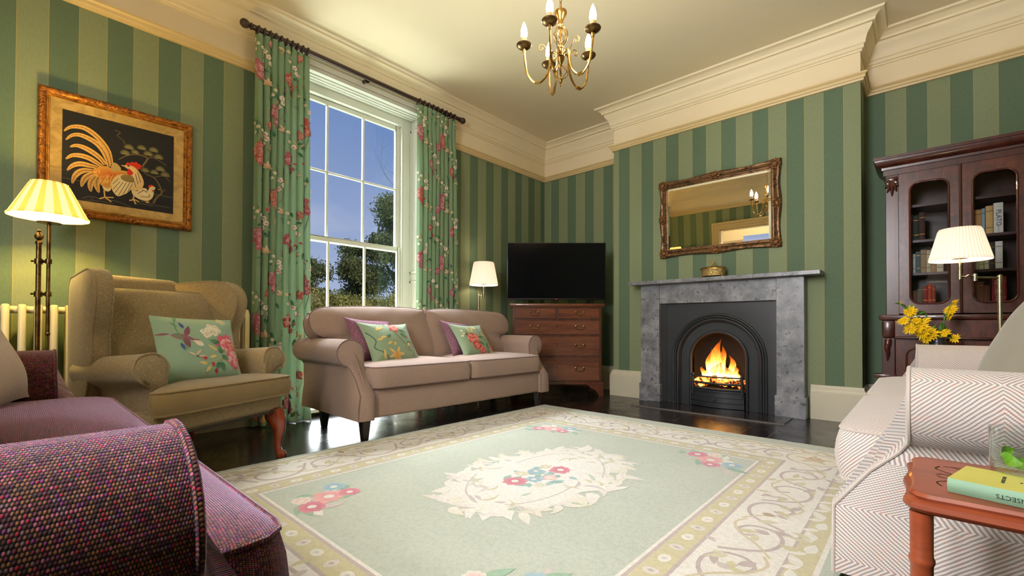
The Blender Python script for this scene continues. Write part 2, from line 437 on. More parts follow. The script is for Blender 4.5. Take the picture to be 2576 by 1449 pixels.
def m_floor():
    g=NT('floor_boards_black'); P=g.pos(); x=g.sep(P)
    b=g.math('DIVIDE',g.math('SUBTRACT',x[0],.045),.171); bi=g.math('FLOOR',b); fr=g.math('FRACT',b)
    jy=g.math('ADD',x[1],g.math('MULTIPLY',g.white(g.comb(bi,0,0)),3.0)); jb=g.math('FLOOR',g.math('DIVIDE',jy,2.6))
    gap=g.math('GREATER_THAN',g.math('ABSOLUTE',g.math('SUBTRACT',fr,.5)),.487)
    jg=g.math('LESS_THAN',g.math('FRACT',g.math('DIVIDE',jy,2.6)),.002); gap=g.math('MAXIMUM',gap,jg)
    rnd=g.white(g.comb(bi,jb,1.0)); nz=g.noise(g.scale(P,(9,.9,1)),1.5,5,.65); wear=g.noise(P,3.2,5,.7)
    col=g.mix(rnd,S(17,14,13),S(30,26,24)); col=g.mix(g.ramp(nz,[(.5,(0,0,0,1)),(.75,(.5,.5,.5,1))]),col,S(58,46,38))
    gl=g.ramp(g.noise(P,6,3),[(.42,S(30,22,16)),(.6,S(120,84,56))]); col=g.mix(gap,col,gl)
    ro=g.fmix(g.ramp(wear,[(.35,(0,0,0,1)),(.7,(1,1,1,1))]),.16,.33)
    h=g.math('ADD',g.math('MULTIPLY',gap,-1.0),g.math('MULTIPLY',nz,.25))
    g.bsdf(col,ro,nor=g.bump(h,.3,.0025),spec=.55); return g.m
def m_rug():
    g=NT('wool_rug_pile'); P=g.pos(); a=g.attr()
    n1=g.noise(P,55,3,.6); n2=g.noise(P,260,2,.6); n3=g.noise(P,3.5,3)
    col=g.mix(.55,a,g.ramp(n1,[(.25,(.72,.74,.72,1)),(.6,(1,1,1,1))]),'MULTIPLY')
    col=g.mix(.3,col,g.ramp(n3,[(.3,(.8,.82,.8,1)),(.7,(1.0,1.0,1.0,1))]),'MULTIPLY')
    h=g.math('ADD',g.math('MULTIPLY',n1,.6),g.math('MULTIPLY',n2,.5))
    g.bsdf(col,.95,nor=g.bump(h,.75,.008),spec=.1,sheen=.25); return g.m
def m_marble():
    g=NT('fossil_grey_marble'); P=g.obj()
    n1=g.noise(P,9,5,.65); n2=g.noise(P,60,4,.7,1.2); v=g.vor(g.vmath('ADD',P,g.vmath('SCALE',g.noise(P,12,3,out=1),scale=.12)),22,'SMOOTH_F1')
    col=g.ramp(n1,[(.28,S(84,86,92)),(.5,S(124,125,130)),(.72,S(158,157,160))])
    col=g.mix(g.ramp(v,[(.08,(1,1,1,1)),(.26,(0,0,0,1))]),col,S(66,69,78))
    col=g.mix(g.ramp(n2,[(.58,(0,0,0,1)),(.72,(.6,.6,.6,1))]),col,S(168,164,160))
    rot=g.n('ShaderNodeMapping'); g.set(rot.inputs[0],P); rot.inputs['Rotation'].default_value=(0,.5,.3); rot.inputs['Scale'].default_value=(60,60,6)
    sc=g.noise(rot.outputs[0],1.0,1,.4,.3); col=g.mix(g.ramp(sc,[(.74,(0,0,0,1)),(.78,(.55,.55,.55,1))]),col,S(200,196,190))
    g.bsdf(col,.3,nor=g.bump(n2,.05,.002),spec=.5); return g.m
def m_iron():
    g=NT('black_cast_iron'); P=g.obj(); n=g.noise(P,45,4,.6); n2=g.noise(P,6,3)
    g.bsdf(g.mix(n2,S(24,26,29),S(44,47,52)),.42,nor=g.bump(n,.12,.002),spec=.5); return g.m
def carve(name,c0,c1,sc=38,rough=.38,metal=.55,st=.9):
    g=NT(name); P=g.obj(); n=g.noise(P,sc,3,.55,1.6); v=g.vor(P,sc*1.7,'SMOOTH_F1')
    h=g.math('ADD',n,g.math('MULTIPLY',v,.5)); col=g.ramp(n,[(.3,c0),(.6,c1)])
    g.bsdf(col,rough,metal,nor=g.bump(h,st,.006)); return g.m
def m_glass(name='window_glass',refl=1.0,tint=(1,1,1,1)):
    g=NT(name); tr=g.n('ShaderNodeBsdfTransparent'); tr.inputs[0].default_value=tint; gl=g.n('ShaderNodeBsdfGlossy'); gl.inputs['Roughness'].default_value=.02
    fr=g.n('ShaderNodeFresnel'); g.set(fr.inputs[0],g.fmix(g.n('ShaderNodeNewGeometry').outputs['Backfacing'],1.5,1/1.5)); mx=g.n('ShaderNodeMixShader')
    nz=g.noise(g.obj(),.8,1); g.set(gl.inputs[0],g.mix(nz,(.96,.97,.98,1),(1,1,1,1)))
    g.set(mx.inputs[0],g.math('MULTIPLY',fr.outputs[0],refl)); g.t.links.new(tr.outputs[0],mx.inputs[1]); g.t.links.new(gl.outputs[0],mx.inputs[2]); return g.surf(mx.outputs[0])
def m_shade(name,c,e,est,stripes=0,pleats=0,ec=None):
    g=NT(name); P=g.obj(); x=g.sep(P)
    ang=g.math('ARCTAN2',x[1],x[0]); col=c; f=None
    if stripes:
        f=g.math('GREATER_THAN',g.math('SINE',g.math('MULTIPLY',ang,stripes)),-.1)
        col=g.mix(f,S(206,176,104),S(255,238,190))
    if pleats:
        f=g.math('ADD',g.math('MULTIPLY',g.math('SINE',g.math('MULTIPLY',ang,pleats)),.5),.5)
        col=g.mix(f,tuple(q*.72 for q in c[:3])+(1,),c)
    z=g.sep(g.gen())[2]
    glow=g.ramp(z,[(0,(1,1,1,1)),(.55,(.75,.75,.75,1)),(1,(.42,.42,.42,1))])
    em=g.mix(1.0,g.mix(1.0,col,ec or e,'MULTIPLY'),glow,'MULTIPLY')
    b=g.bsdf(col,.8,emis=em,estr=est,link=False,spec=.1)
    tr=g.n('ShaderNodeBsdfTranslucent'); g.set(tr.inputs[0],col); mx=g.n('ShaderNodeMixShader'); mx.inputs[0].default_value=.35
    g.t.links.new(b,mx.inputs[1]); g.t.links.new(tr.outputs[0],mx.inputs[2]); return g.surf(mx.outputs[0])
def m_emit(name,c,st):
    g=NT(name); nz=g.noise(g.obj(),3,1); g.bsdf(c,.4,emis=g.mix(nz,tuple(q*.95 for q in c[:3])+(1,),c),estr=st); return g.m
def m_flame():
    g=NT('fire_flame'); z=g.sep(g.gen())[2]; n=g.noise(g.scale(g.obj(),(34,34,9)),1,3,.6,.8)
    zz=g.math('ADD',z,g.math('MULTIPLY',g.math('SUBTRACT',n,.5),.55))
    col=g.ramp(zz,[(0,(1,.62,.16,1)),(.25,(1,.72,.25,1)),(.5,(1,.36,.045,1)),(.85,(.85,.14,.01,1))])
    st=g.math('MULTIPLY',g.ramp(zz,[(0,(1,1,1,1)),(.35,(.8,.8,.8,1)),(.7,(.30,.30,.30,1)),(1,(.12,.12,.12,1))]),5.5)
    em=g.n('ShaderNodeEmission'); g.set(em.inputs[0],col); g.set(em.inputs[1],st); tr=g.n('ShaderNodeBsdfTransparent'); mx=g.n('ShaderNodeMixShader')
    al=g.ramp(g.math('ADD',g.math('MULTIPLY',n,.9),g.math('MULTIPLY',g.math('SUBTRACT',1.0,z),.5)),[(.36,(0,0,0,1)),(.62,(1,1,1,1))])
    g.set(mx.inputs[0],g.math('MULTIPLY',al,.82)); g.t.links.new(tr.outputs[0],mx.inputs[1]); g.t.links.new(em.outputs[0],mx.inputs[2]); return g.surf(mx.outputs[0])
def m_coal():
    g=NT('glowing_coal'); P=g.obj(); n=g.noise(P,22,3,.6); hot=g.ramp(n,[(.44,(0,0,0,1)),(.56,(1,1,1,1))])
    col=g.mix(g.noise(P,40,3),S(22,18,18),S(70,62,60)); ec=g.ramp(n,[(.44,(.9,.05,.0,1)),(.62,(1,.4,.06,1)),(.75,(1,.75,.3,1))])
    g.bsdf(col,.8,emis=ec,estr=g.math('MULTIPLY',hot,4.0)); return g.m
def m_leaf(name,c0,c1):
    g=NT(name); P=g.pos(); n=g.noise(P,1.2,3); r=g.noise(P,7,2)
    col=g.mix(g.ramp(n,[(.35,(0,0,0,1)),(.65,(1,1,1,1))]),c0,c1); col=g.mix(.5,col,g.ramp(r,[(.3,(.4,.4,.4,1)),(.7,(1.3,1.3,1.3,1))]),'MULTIPLY')
    b=g.bsdf(col,.6,link=False,spec=.3); tr=g.n('ShaderNodeBsdfTranslucent'); g.set(tr.inputs[0],col); mx=g.n('ShaderNodeMixShader'); mx.inputs[0].default_value=.3
    g.t.links.new(b,mx.inputs[1]); g.t.links.new(tr.outputs[0],mx.inputs[2]); return g.surf(mx.outputs[0])
def m_attr(name,rough=.7,bn=200,st=.2,sheen=0,spec=.3):
    g=NT(name); a=g.attr(); n=g.noise(g.obj(),bn,3); col=g.mix(.3,a,g.ramp(n,[(.3,(.6,.6,.6,1)),(.65,(1,1,1,1))]),'MULTIPLY')
    g.bsdf(col,rough,nor=g.bump(n,st,.001),sheen=sheen,spec=spec); return g.m
M={}
M['wp_left']=wallpaper('striped_wallpaper_window_wall',1,-4.629,.12635)
M['wp_breast']=wallpaper('striped_wallpaper_chimney_breast',0,1.297,.1319)
M['wp_alcL']=wallpaper('striped_wallpaper_left_alcove',0,.112,.1308)
M['wp_alcR']=wallpaper('striped_wallpaper_right_alcove',0,3.643,.1255)
M['wp_side']=wallpaper('striped_wallpaper_return',1,-.13,.1264)
M['cream']=paint('cream_ceiling_paint',S(238,222,190)); M['cornice']=paint('cream_cornice_paint',S(240,224,188))
M['white']=paint('white_gloss_paint',S(226,226,214),.3); M['skirt']=paint('off_white_skirting_paint',S(206,198,174),.4); M['rail']=paint('cream_rail_paint',S(218,192,140),.4)
M['floor']=m_floor(); M['rug']=m_rug(); M['marble']=m_marble(); M['iron']=m_iron()
M['herring']=herring('herringbone_wool_taupe',S(186,162,144),S(100,78,74)); M['herring_lit']=herring('herringbone_wool_lit',S(232,222,208),S(136,128,134),fleck=.5)  # second is the same wool, with the light on it put into the colour
M['pipe']=velour('herringbone_piping',S(120,96,92)); M['pipe_lit']=velour('lit_piping',S(196,184,174))  # second piping lightened to match the lit copy of the wool
M['creamh']=herring('cream_herringbone_cushion',S(222,206,190),S(176,150,138),per=.008,px=.02,py=9.0)
M['tweed']=tweed('plum_basket_tweed'); M['tweedp']=tweed('plum_tweed_piping',.004,.004)
M['plum']=tweed('plum_cushion_weave',.005,.0035,[(0,S(142,96,112)),(.3,S(166,118,132)),(.5,S(124,80,100)),(.7,S(182,134,142)),(.85,S(148,100,120))],S(96,60,76),.4,.5,S(230,190,210))
M['damask']=damask('beige_vermicelli_fabric',S(132,114,82),S(172,153,118),40); M['velour']=velour('olive_beige_velour',S(128,106,66)); M['sage']=velour('grey_sage_velvet',S(150,146,132),.1)
M['linen']=linen('green_floral_linen'); M['curtain']=linen('green_floral_curtain_linen',.10)
M['chestwood']=wood('mahogany_drawer_wood',S(84,42,24),S(130,74,44),0,1,.3,.3); M['chestdark']=wood('mahogany_carcass_wood',S(70,34,20),S(110,60,36),2,1,.34,.3)
M['bookwood']=wood('dark_mahogany_burl',S(44,18,12),S(104,48,26),2,1,.3,.22,True); M['bookdark']=wood('dark_mahogany_straight',S(48,20,14),S(84,38,26),2,1,.3,.22)
M['legwood']=wood('polished_cherry_leg',S(96,34,14),S(140,58,24),2,1,.22,.5); M['tablewood']=wood('reddish_table_wood',S(124,54,30),S(172,84,48),0,1.4,.38,.12)
M['bookbead']=wood('mahogany_bead_wood',S(50,20,15),S(86,36,26),2,1,.24,.4); M['darkleg']=wood('ebonised_sofa_leg',S(24,17,15),S(44,32,28),2,1,.35,.2); M['polewood']=wood('dark_stained_pole_wood',S(34,20,16),S(66,40,30),1,1,.4,.2)
M['brass']=carve('aged_brass',S(120,88,40),S(190,150,80),14,.28,.95,.06); M['bronze']=carve('antique_bronze',S(70,54,32),S(126,100,60),14,.34,.95,.08)
M['satin']=carve('satin_brass_nickel',S(180,160,120),S(226,212,180),9,.22,1.0,.03)
M['giltcarved']=carve('carved_antique_gilt',S(70,34,10),S(176,110,36),42,.4,.6,1.0); M['gilt']=carve('smooth_gilt',S(120,74,24),S(190,132,50),16,.35,.6,.15); M['slip']=carve('worn_gold_slip',S(150,118,62),S(184,152,88),12,.5,.3,.1)
M['bronzegilt']=carve('bronze_gilt_moulding',S(56,38,24),S(124,90,56),20,.38,.6,.25); M['bronzecarved']=carve('bronze_gilt_carving',S(52,30,16),S(150,104,60),55,.42,.55,1.0)
g=NT('mirror_silver'); g.bsdf(g.mix(g.noise(g.obj(),.5,1),(.86,.86,.84,1),(.9,.9,.88,1)),.01,1.0); M['mirror']=g.m
M['glass']=m_glass(); M['tumbler']=m_glass('tumbler_glass',1.6,(.96,.98,.97,1)); M['casegl']=m_glass('bookcase_glass',.6,(.72,.74,.76,1))
g=NT('still_water'); tr=g.n('ShaderNodeBsdfTransparent'); g.set(tr.inputs[0],g.mix(g.noise(g.obj(),20,1),(.9,.95,.9,1),(.95,.97,.93,1))); gl=g.n('ShaderNodeBsdfGlossy'); gl.inputs['Roughness'].default_value=.02; mx=g.n('ShaderNodeMixShader'); mx.inputs[0].default_value=.12; g.t.links.new(tr.outputs[0],mx.inputs[1]); g.t.links.new(gl.outputs[0],mx.inputs[2]); M['water']=g.surf(mx.outputs[0])
M['screen']=flat('black_glass_screen',S(8,8,13),.12,spec=.3); M['blackpl']=flat('black_plastic',S(14,14,15),.35); M['led']=m_emit('red_standby_led',(1,.05,.03,1),2.0)
M['rad']=paint('cream_radiator_enamel',S(220,208,166),.35)
M['shadeL']=m_shade('striped_cream_shade',S(240,220,170),(1,.70,.24,1),1.5,14); M['shadeLi']=m_emit('warm_shade_lining',(1,.82,.45,1),2.6)
M['shadeP']=m_shade('pleated_ivory_shade',S(244,232,216),(1,.90,.80,1),.62,0,46); M['shadePi']=m_emit('ivory_shade_lining',(1,.92,.82,1),1.3)
M['bulb']=m_emit('lit_candle_bulb',(1,.86,.66,1),12.0); M['cbulb']=m_emit('lit_chandelier_bulb',(1,.80,.58,1),150.0); M['sleeve']=flat('candle_sleeve',S(206,170,120),.5)
M['flame']=m_flame(); M['coal']=m_coal(); M['soot']=flat('sooty_brick',S(26,20,18),.9,var=.4,ns=14)
M['leafA']=m_leaf('dark_tree_foliage',S(58,70,44),S(120,126,80)); M['leafB']=m_leaf('light_tree_foliage',S(96,108,56),S(156,160,92)); M['leafC']=m_leaf('hedge_foliage',S(96,102,52),S(160,152,84)); M['bark']=flat('tree_bark',S(92,80,66),.9,var=.3); M['grass']=m_leaf('lawn_grass',S(70,92,44),S(100,120,60))
M['kerria']=flat('yellow_petals',S(252,206,8),.6,var=.18,ns=60); M['kleaf']=flat('fresh_leaf_green',S(66,112,34),.5,var=.25,ns=30); M['pot']=flat('dark_pewter_vase',S(52,52,56),.3,.3)
M['mint']=flat('mint_leaf',S(120,190,20),.5,var=.25,ns=80)
M['attr']=m_attr('painted_embroidery'); M['paper']=flat('book_page_edges',S(206,186,146),.9,ns=90); M['ink']=flat('dark_print_ink',S(40,52,44),.8); M['inkw']=flat('white_print_ink',S(232,222,214),.7); M['inkb']=flat('navy_print_ink',S(44,62,92),.7)
M['wire']=flat('black_cable',S(12,12,12),.5); M['flex']=flat('brown_lamp_flex',S(96,58,24),.5); M['braid']=flat('dark_braid_trim',S(40,34,28),.8,ns=120)
M['crystal']=carve('embossed_antique_brass',S(110,84,42),S(206,178,116),70,.32,.9,.9)
# ================================================================ the room
H=3.115; XB1,XB2,DB=1.238,3.385,.35; XR,YN=5.0,-5.45
def wallx(x,y0,y1,z0,z1): return [(x,y0,z0),(x,y1,z0),(x,y1,z1),(x,y0,z1)]
def wally(y,x0,x1,z0,z1): return [(x0,y,z0),(x1,y,z0),(x1,y,z1),(x0,y,z1)]
def quads(*q):
    mb=MB()
    for a in q: mb.add(a,[(0,1,2,3)])
    return mb
def wall_open(fn,c,u0,u1,o):  # rect wall with one opening o=(ua,ub,za,zb)
    ua,ub,za,zb=o; L=[fn(c,u0,ua,0,H),fn(c,ub,u1,0,H)]
    if za>0: L.append(fn(c,ua,ub,0,za))
    if zb<H: L.append(fn(c,ua,ub,zb,H))
    return quads(*L)
WY0,WY1,WZ0,WZ1=-3.36,-2.0,.06,2.85
struct('floor',quads([(0,-7.6,0),(XR,-7.6,0),(XR,0,0),(0,0,0)]),M['floor'],smooth=False)
struct('ceiling',quads([(0,YN,H),(XR,YN,H),(XR,0,H),(0,0,H)]),M['cream'],smooth=False)
struct('wall_left',wall_open(wallx,0.0,YN,0.0,(WY0,WY1,WZ0,WZ1)),M['wp_left'],smooth=False)
struct('wall_far_left',quads(wally(0,0,XB1,0,H)),M['wp_alcL'],smooth=False)
mb=wall_open(wally,-DB,XB1,XB2,(1.84,2.82,0,.975))
struct('wall_chimney',mb,M['wp_breast'],smooth=False)
struct('wall_chimney_side',quads(wallx(XB1,-DB,0,0,H),wallx(XB2,-DB,0,0,H)),M['wp_side'],smooth=False)
struct('wall_far_right',quads(wally(0,XB2,XR,0,H)),M['wp_alcR'],smooth=False)
struct('wall_right',quads(wallx(XR,YN,0,0,H)),M['wp_side'],smooth=False)
DX0,DX1,DZ=.95,1.95,2.26; NX0,NX1,NZ0,NZ1=2.30,3.42,.9,2.75
mb=quads(wally(YN,0,DX0,0,H),wally(YN,DX0,DX1,DZ,H),wally(YN,DX1,NX0,0,H),wally(YN,NX0,NX1,0,NZ0),wally(YN,NX0,NX1,NZ1,H),wally(YN,NX1,XR,0,H))
struct('wall_near',mb,M['wp_alcR'],smooth=False)
# mouldings with mitred corners
def moulding(path,prof,closed=False):
    mb=MB(); n=len(path); rows=[]
    for i in range(n):
        p=Vector(path[i]); d0=d1=None
        if closed or i>0: d0=(p-Vector(path[i-1])).normalized()
        if closed or i<n-1: d1=(Vector(path[(i+1)%n])-p).normalized()
        if d0 is None: d0=d1
        if d1 is None: d1=d0
        n0=Vector((d0.y,-d0.x)); n1=Vector((d1.y,-d1.x)); m=(n0+n1)
        m=m/(m.dot(n0)) if m.length>1e-6 else n0
        rows.append([(p.x+m.x*o,p.y+m.y*o,z) for o,z in prof])
    mb.grid(rows,cv=closed); return mb
room=[(0,YN),(0,0),(XB1,0),(XB1,-DB),(XB2,-DB),(XB2,0),(XR,0),(XR,YN)]
corn=[(0,2.885),(.012,2.885),(.012,2.9),(.024,2.905),(.024,2.93),(.034,2.935),(.036,2.955),(.046,2.99),(.07,3.02),(.078,3.035),(.078,3.05),(.098,3.052),(.1,3.07),(.118,3.085),(.14,3.098),(.152,3.1),(.158,3.115)]
struct('trim_1',moulding(room,corn,True),M['cornice'],ang=30)
rail=[(0,2.652),(.018,2.654),(.022,2.668),(.03,2.672),(.032,2.69),(.044,2.7),(.044,2.712),(.03,2.716),(0,2.718)]
struct('trim_2',moulding([(0,-1.88)]+room[1:]+[(0,YN),(0,-3.48)],rail),M['rail'],ang=30)
sk=[(0,.275),(.012,.275),(.014,.255),(.022,.245),(.026,.235),(.026,.222),(.032,.216),(.032,0)]
struct('baseboard_left',moulding([(0,YN),(0,-3.50)],sk),M['skirt'],ang=30)
struct('baseboard_far',moulding([(0,-1.86),(0,0),(XB1,0),(XB1,-DB),(1.59,-DB)],sk),M['skirt'],ang=30)
struct('baseboard_right',moulding([(3.05,-DB),(XB2,-DB),(XB2,0),(XR,0),(XR,YN),(DX1+.14,YN)],sk),M['skirt'],ang=30)
struct('baseboard_near',moulding([(DX0-.14,YN),(0,YN)],sk),M['skirt'],ang=30)
# ---- sash window in the left wall
def sash_window(name,T,w0,w1,z0,z1,dep,arch=True):
    # T(u,d,z): u along wall, d outward depth
    W=thing(name,kind='structure')
    def bxs(mb,u0,u1,d0,d1,za,zb):
        P=[T(u,d,z) for z in (za,zb) for u,d in ((u0,d0),(u1,d0),(u1,d1),(u0,d1))]
        mb.add(P,[(0,1,2,3),(4,5,6,7),(0,1,5,4),(1,2,6,5),(2,3,7,6),(3,0,4,7)])
    mb=MB()  # reveal lining: soffit, jambs, sill with panel beads
    bxs(mb,w0-.02,w1+.02,-.001,dep,z1,z1+.03); bxs(mb,w0-.03,w0,-.001,dep,z0,z1); bxs(mb,w1,w1+.03,-.001,dep,z0,z1)
    for a in (.03,.075,.12): bxs(mb,w0,w1,a,a+.012,z1-.012,z1)
    bxs(mb,w0-.06,w1+.06,-.05,dep,z0-.03,z0)
    build('window_lining',mb,M['white'],W,bevel=.003)
    mb=MB()
    for u0,u1 in ((w0,w0+.012),(w1-.012,w1)):
        for za,zb in ((z0+.06,1.2),(1.28,z1-.1)):
            bxs(mb,u0,u1,.03,.05,za,zb); bxs(mb,u0,u1,dep-.09,dep-.07,za,zb); bxs(mb,u0,u1,.03,dep-.07,za,za+.02); bxs(mb,u0,u1,.03,dep-.07,zb-.02,zb)
    build('shutter_panel',mb,M['white'],W,bevel=.002)
    if arch:
        mb=MB()
        for o0,o1,t in ((0,.035,.02),(.035,.09,.03),(.09,.13,.045)):
            bxs(mb,w0-o1,w1+o1,-t,0,z1+o0,z1+o1)
            bxs(mb,w0-o1,w0-o0,-t,0,0.0,z1+o0); bxs(mb,w1+o0,w1+o1,-t,0,0.0,z1+o0)
        build('window_architrave',mb,M['white'],W,bevel=.004)
    f0,f1,ft,fb=w0+.095,w1-.095,z1-.07,z0+.03
    mb=MB(); bxs(mb,w0,f0,dep-.07,dep+.05,z0,z1); bxs(mb,f1,w1,dep-.07,dep+.05,z0,z1); bxs(mb,f0,f1,dep-.07,dep+.05,ft,z1); bxs(mb,f0,f1,dep-.07,dep+.05,z0,fb)
    for u0,u1 in ((f0,f0+.014),(f1-.014,f1)): bxs(mb,u0,u1,dep-.07,dep-.052,fb,ft)
    build('window_frame',mb,M['white'],W,bevel=.003)
    mid=1.515
    for nm,za,zb,d0 in (('upper_sash',mid-.02,ft,dep-.012),('lower_sash',fb,mid+.02,dep-.048)):
        mb=MB(); s=.05; d1=d0+.034
        bxs(mb,f0,f0+s,d0,d1,za,zb); bxs(mb,f1-s,f1,d0,d1,za,zb); bxs(mb,f0+s,f1-s,d0,d1,za,za+.04); bxs(mb,f0+s,f1-s,d0,d1,zb-.042,zb)
        n=3; pw=(f1-f0-2*s)/n
        for k in range(1,n): bxs(mb,f0+s+pw*k-.009,f0+s+pw*k+.009,d0+.003,d1-.003,za+.04,zb-.042)
        zm=(za+zb)/2+(-.008 if nm=='upper_sash' else 0); bxs(mb,f0+s,f1-s,d0+.0045,d1-.0045,zm-.009,zm+.009)
        so=build(nm,mb,M['white'],W,bevel=.003)
        mb=MB(); dm=(d0+d1)/2; mb.add([T(f0+.02,dm,za+.02),T(f1-.02,dm,za+.02),T(f1-.02,dm,zb-.02),T(f0+.02,dm,zb-.02)],[(0,1,2,3)])
        build('glass_pane',mb,M['glass'],so,smooth=False)
    return W
sash_window('window_1',lambda u,d,z:(-d,u,z),WY0,WY1,WZ0,WZ1,.25)
sash_window('window_2',lambda u,d,z:(u,YN-d,z),NX0,NX1,NZ0,NZ1,.25)  # unseen window behind the camera, placed to let in the added fill
# ---- door opening in the near wall, open to the hall
D=thing('door_1',kind='structure')
mb=MB()
for o0,o1,t in ((0,.05,.02),(.05,.1,.03),(.1,.14,.045)):
    mb.bx(DX0-o1,DX1+o1,YN,YN+t,DZ+o0,DZ+o1); mb.bx(DX0-o1,DX0-o0,YN,YN+t,0,DZ+o0); mb.bx(DX1+o0,DX1+o1,YN,YN+t,0,DZ+o0)
build('door_architrave',mb,M['rail'],D,bevel=.004)
mb=MB(); mb.bx(DX0-.01,DX0+.02,YN-.16,YN,0,DZ); mb.bx(DX1-.02,DX1+.01,YN-.16,YN,0,DZ); mb.bx(DX0,DX1,YN-.16,YN,DZ-.02,DZ+.01); build('door_lining',mb,M['rail'],D)
hy=-7.5
struct('wall_hall',quads(wally(hy,0,.9,0,H),wally(hy,.9,1.7,0,.9),wally(hy,.9,1.7,2.3,H),wally(hy,1.7,XR,0,H),wallx(0,hy,YN,0,H),wallx(3.0,hy,YN-.01,0,H)),M['cornice'],smooth=False)
struct('ceiling_hall',quads([(0,hy,H),(3,hy,H),(3,YN-.01,H),(0,YN-.01,H)]),M['cream'],smooth=False)
struct('trim_3',moulding([(3,hy),(0,hy)],corn),M['cornice'],ang=30)
# ---- outdoor ground
mb=MB(); mb.add([(-60,-40,-.7),(-.3,-40,-.7),(-.3,60,-.7),(-60,60,-.7)],[(0,1,2,3)])
struct('ground',mb,M['grass'],smooth=False)
# ================================================================ sofas
def make_sofa(label,loc,rz,fab,pipe,leg,cat='sofa',zs=1.0):
    T=thing('two_seat_sofa',label,cat,loc,rz)
    # upholstered base and back
    mb=MB(); mb.box((.0,0,.235),(.80,1.70,.19),.02,3); build('seat_base',mb,fab,T)
    mb=MB(); rows=[]
    for i in range(9):
        t=i/8; z=.14+.70*t; lean=-.40-.04*t
        hw=.90 if z<.62 else .93
        th=.15-.03*t
        pr=roundrect(lean,lean+th,-hw,hw,.05,4)
        rows.append([(a,b,z) for a,b in pr])
    c=[(sum(p[0] for p in rows[-1])/len(rows[-1]),0,.855)]
    rows.append([((p[0]-c[0][0])*.6+c[0][0],p[1]*.97,.855) for p in rows[-1]])
    mb.grid(rows,cu=True); mb.add(rows[-1],[list(range(len(rows[-1])))]); build('back_frame',mb,fab,T)
    # scroll arms
    for sd in (-1,1):
        out=[(.838,.14),(.838,.30),(.838,.48),(.836,.565)]
        out+=[(.928+.092*math.cos(a),.566+.089*math.sin(a)) for a in [PI-PI*1.42*k/18 for k in range(0,19)]]
        out+=[(.936,.455),(.930,.40),(.934,.30),(.944,.22),(.948,.14)]
        def xf(z): 
            t=min(1,max(0,(z-.30)/.20)); t=t*t*(3-2*t)
            return .425-.145*t
        mb=MB(); N=10; rows=[]
        for i in range(N+1):
            t=i/N; r=[]
            for y,z in out:
                xb=-.44; x=xb+(xf(z)-xb)*t; r.append((x,sd*y,z))
            rows.append(r)
        cy=.89
        mb.grid([[(p[0],p[1],p[2]) for p in r] for r in rows],cu=True)
        # domed front panel
        last=rows[-1]; fr=[last]
        for k in (.93,.8,.55,.25):
            row=[]
            for x,y,z in last:
                w=min(1,max(0,(z-.38)/.16)); w=w*w*(3-2*w); yc=sd*(.89+.036*w)
                yy=yc+(y-yc)*k; zz=z*(1-w)+(.566+(z-.566)*k)*w
                row.append((xf(zz)+.012*(1-k)**.5,yy,zz))
            fr.append(row)
        n=len(last); fl=[p for r in fr for p in r]
        ff=[(i*n+j,i*n+(j+1)%n,(i+1)*n+(j+1)%n,(i+1)*n+j) for i in range(len(fr)-1) for j in range(n)]
        mb.add(fl,ff,[[(fl[q][1],fl[q][2]) for q in f] for f in ff])
        mb.add(fr[-1],[list(range(n))]); mb.add(rows[0],[list(range(n))[::-1]])
        ao=build('arm',mb,fab,T,ang=50)
        pm=MB(); pm.tube([(x+.003,y,z) for x,y,z in last]+[(last[0][0]+.003,last[0][1],last[0][2])],.0042,6,cap=False); build('arm_piping',pm,pipe,ao)
        # seat cushion
        y0,y1=(sorted((sd*.006,sd*.832)))
        cu=Cushion(roundrect(-.24,.43,y0,y1,.045),.035,.01,.135,M=Matrix.Translation((0,0,.405)),p=3.0)
        mb=MB(); cu.mesh(mb); so=build('seat_cushion',mb,fab,T,ang=55); mb=MB(); cu.piping(mb,.0042); build('cushion_piping',mb,pipe,so)
        # back cushion with ears over the arm
        o=[(.006,.0),(.006,.40),(.03,.435),(.2,.452),(.5,.452),(.8,.44),(.93,.425),(.995,.385),(1.012,.32),(.995,.245),(.93,.205),(.862,.19),(.842,.15),(.84,.0)]
        o=smoothpoly(o,4)
        mx=frame((-.10,0,.455),(0,1,0),(-.36,0,1))
        oo=[(sd*a,b) for a,b in o]
        if sd<0: oo=oo[::-1]
        cu=Cushion(oo,.06,.03,.10,c=(sd*.43,.23),M=mx,p=2.6,wr=.012,seed=sd*3.3)
        mb=MB(); cu.mesh(mb); bo=build('back_cushion',mb,fab,T,ang=55); mb=MB(); cu.piping(mb,.0042); build('cushion_piping',mb,pipe,bo)
    for x in (.365,-.225):
        for y in (-.87,.87):
            mb=MB(); P=[[(x+a*w,y+b*w,z) for a,b in ((-1,-1),(1,-1),(1,1),(-1,1))] for z,w in ((0,.019),(.15,.032))]
            mb.grid(P,cu=True); mb.add(P[0],[(3,2,1,0)]); mb.add(P[1],[(0,1,2,3)]); build('leg',mb,leg,T,bevel=.004)
    return T
make_sofa('taupe herringbone two-seat sofa with scroll arms in front of the window',(.70,-2.335,0),math.radians(-1.2),M['herring'],M['pipe'],M['darkleg'])
make_sofa('herringbone sofa coloured pale as if brightly lit, with scroll arms beside the glazed bookcase',(3.99,-2.42,0),PI,M['herring_lit'],M['pipe_lit'],M['darkleg'])
make_sofa('plum and rust chunky tweed sofa with scroll arms in the left foreground',(2.27,-4.93,0),PI/2,M['tweed'],M['tweedp'],M['darkleg'])
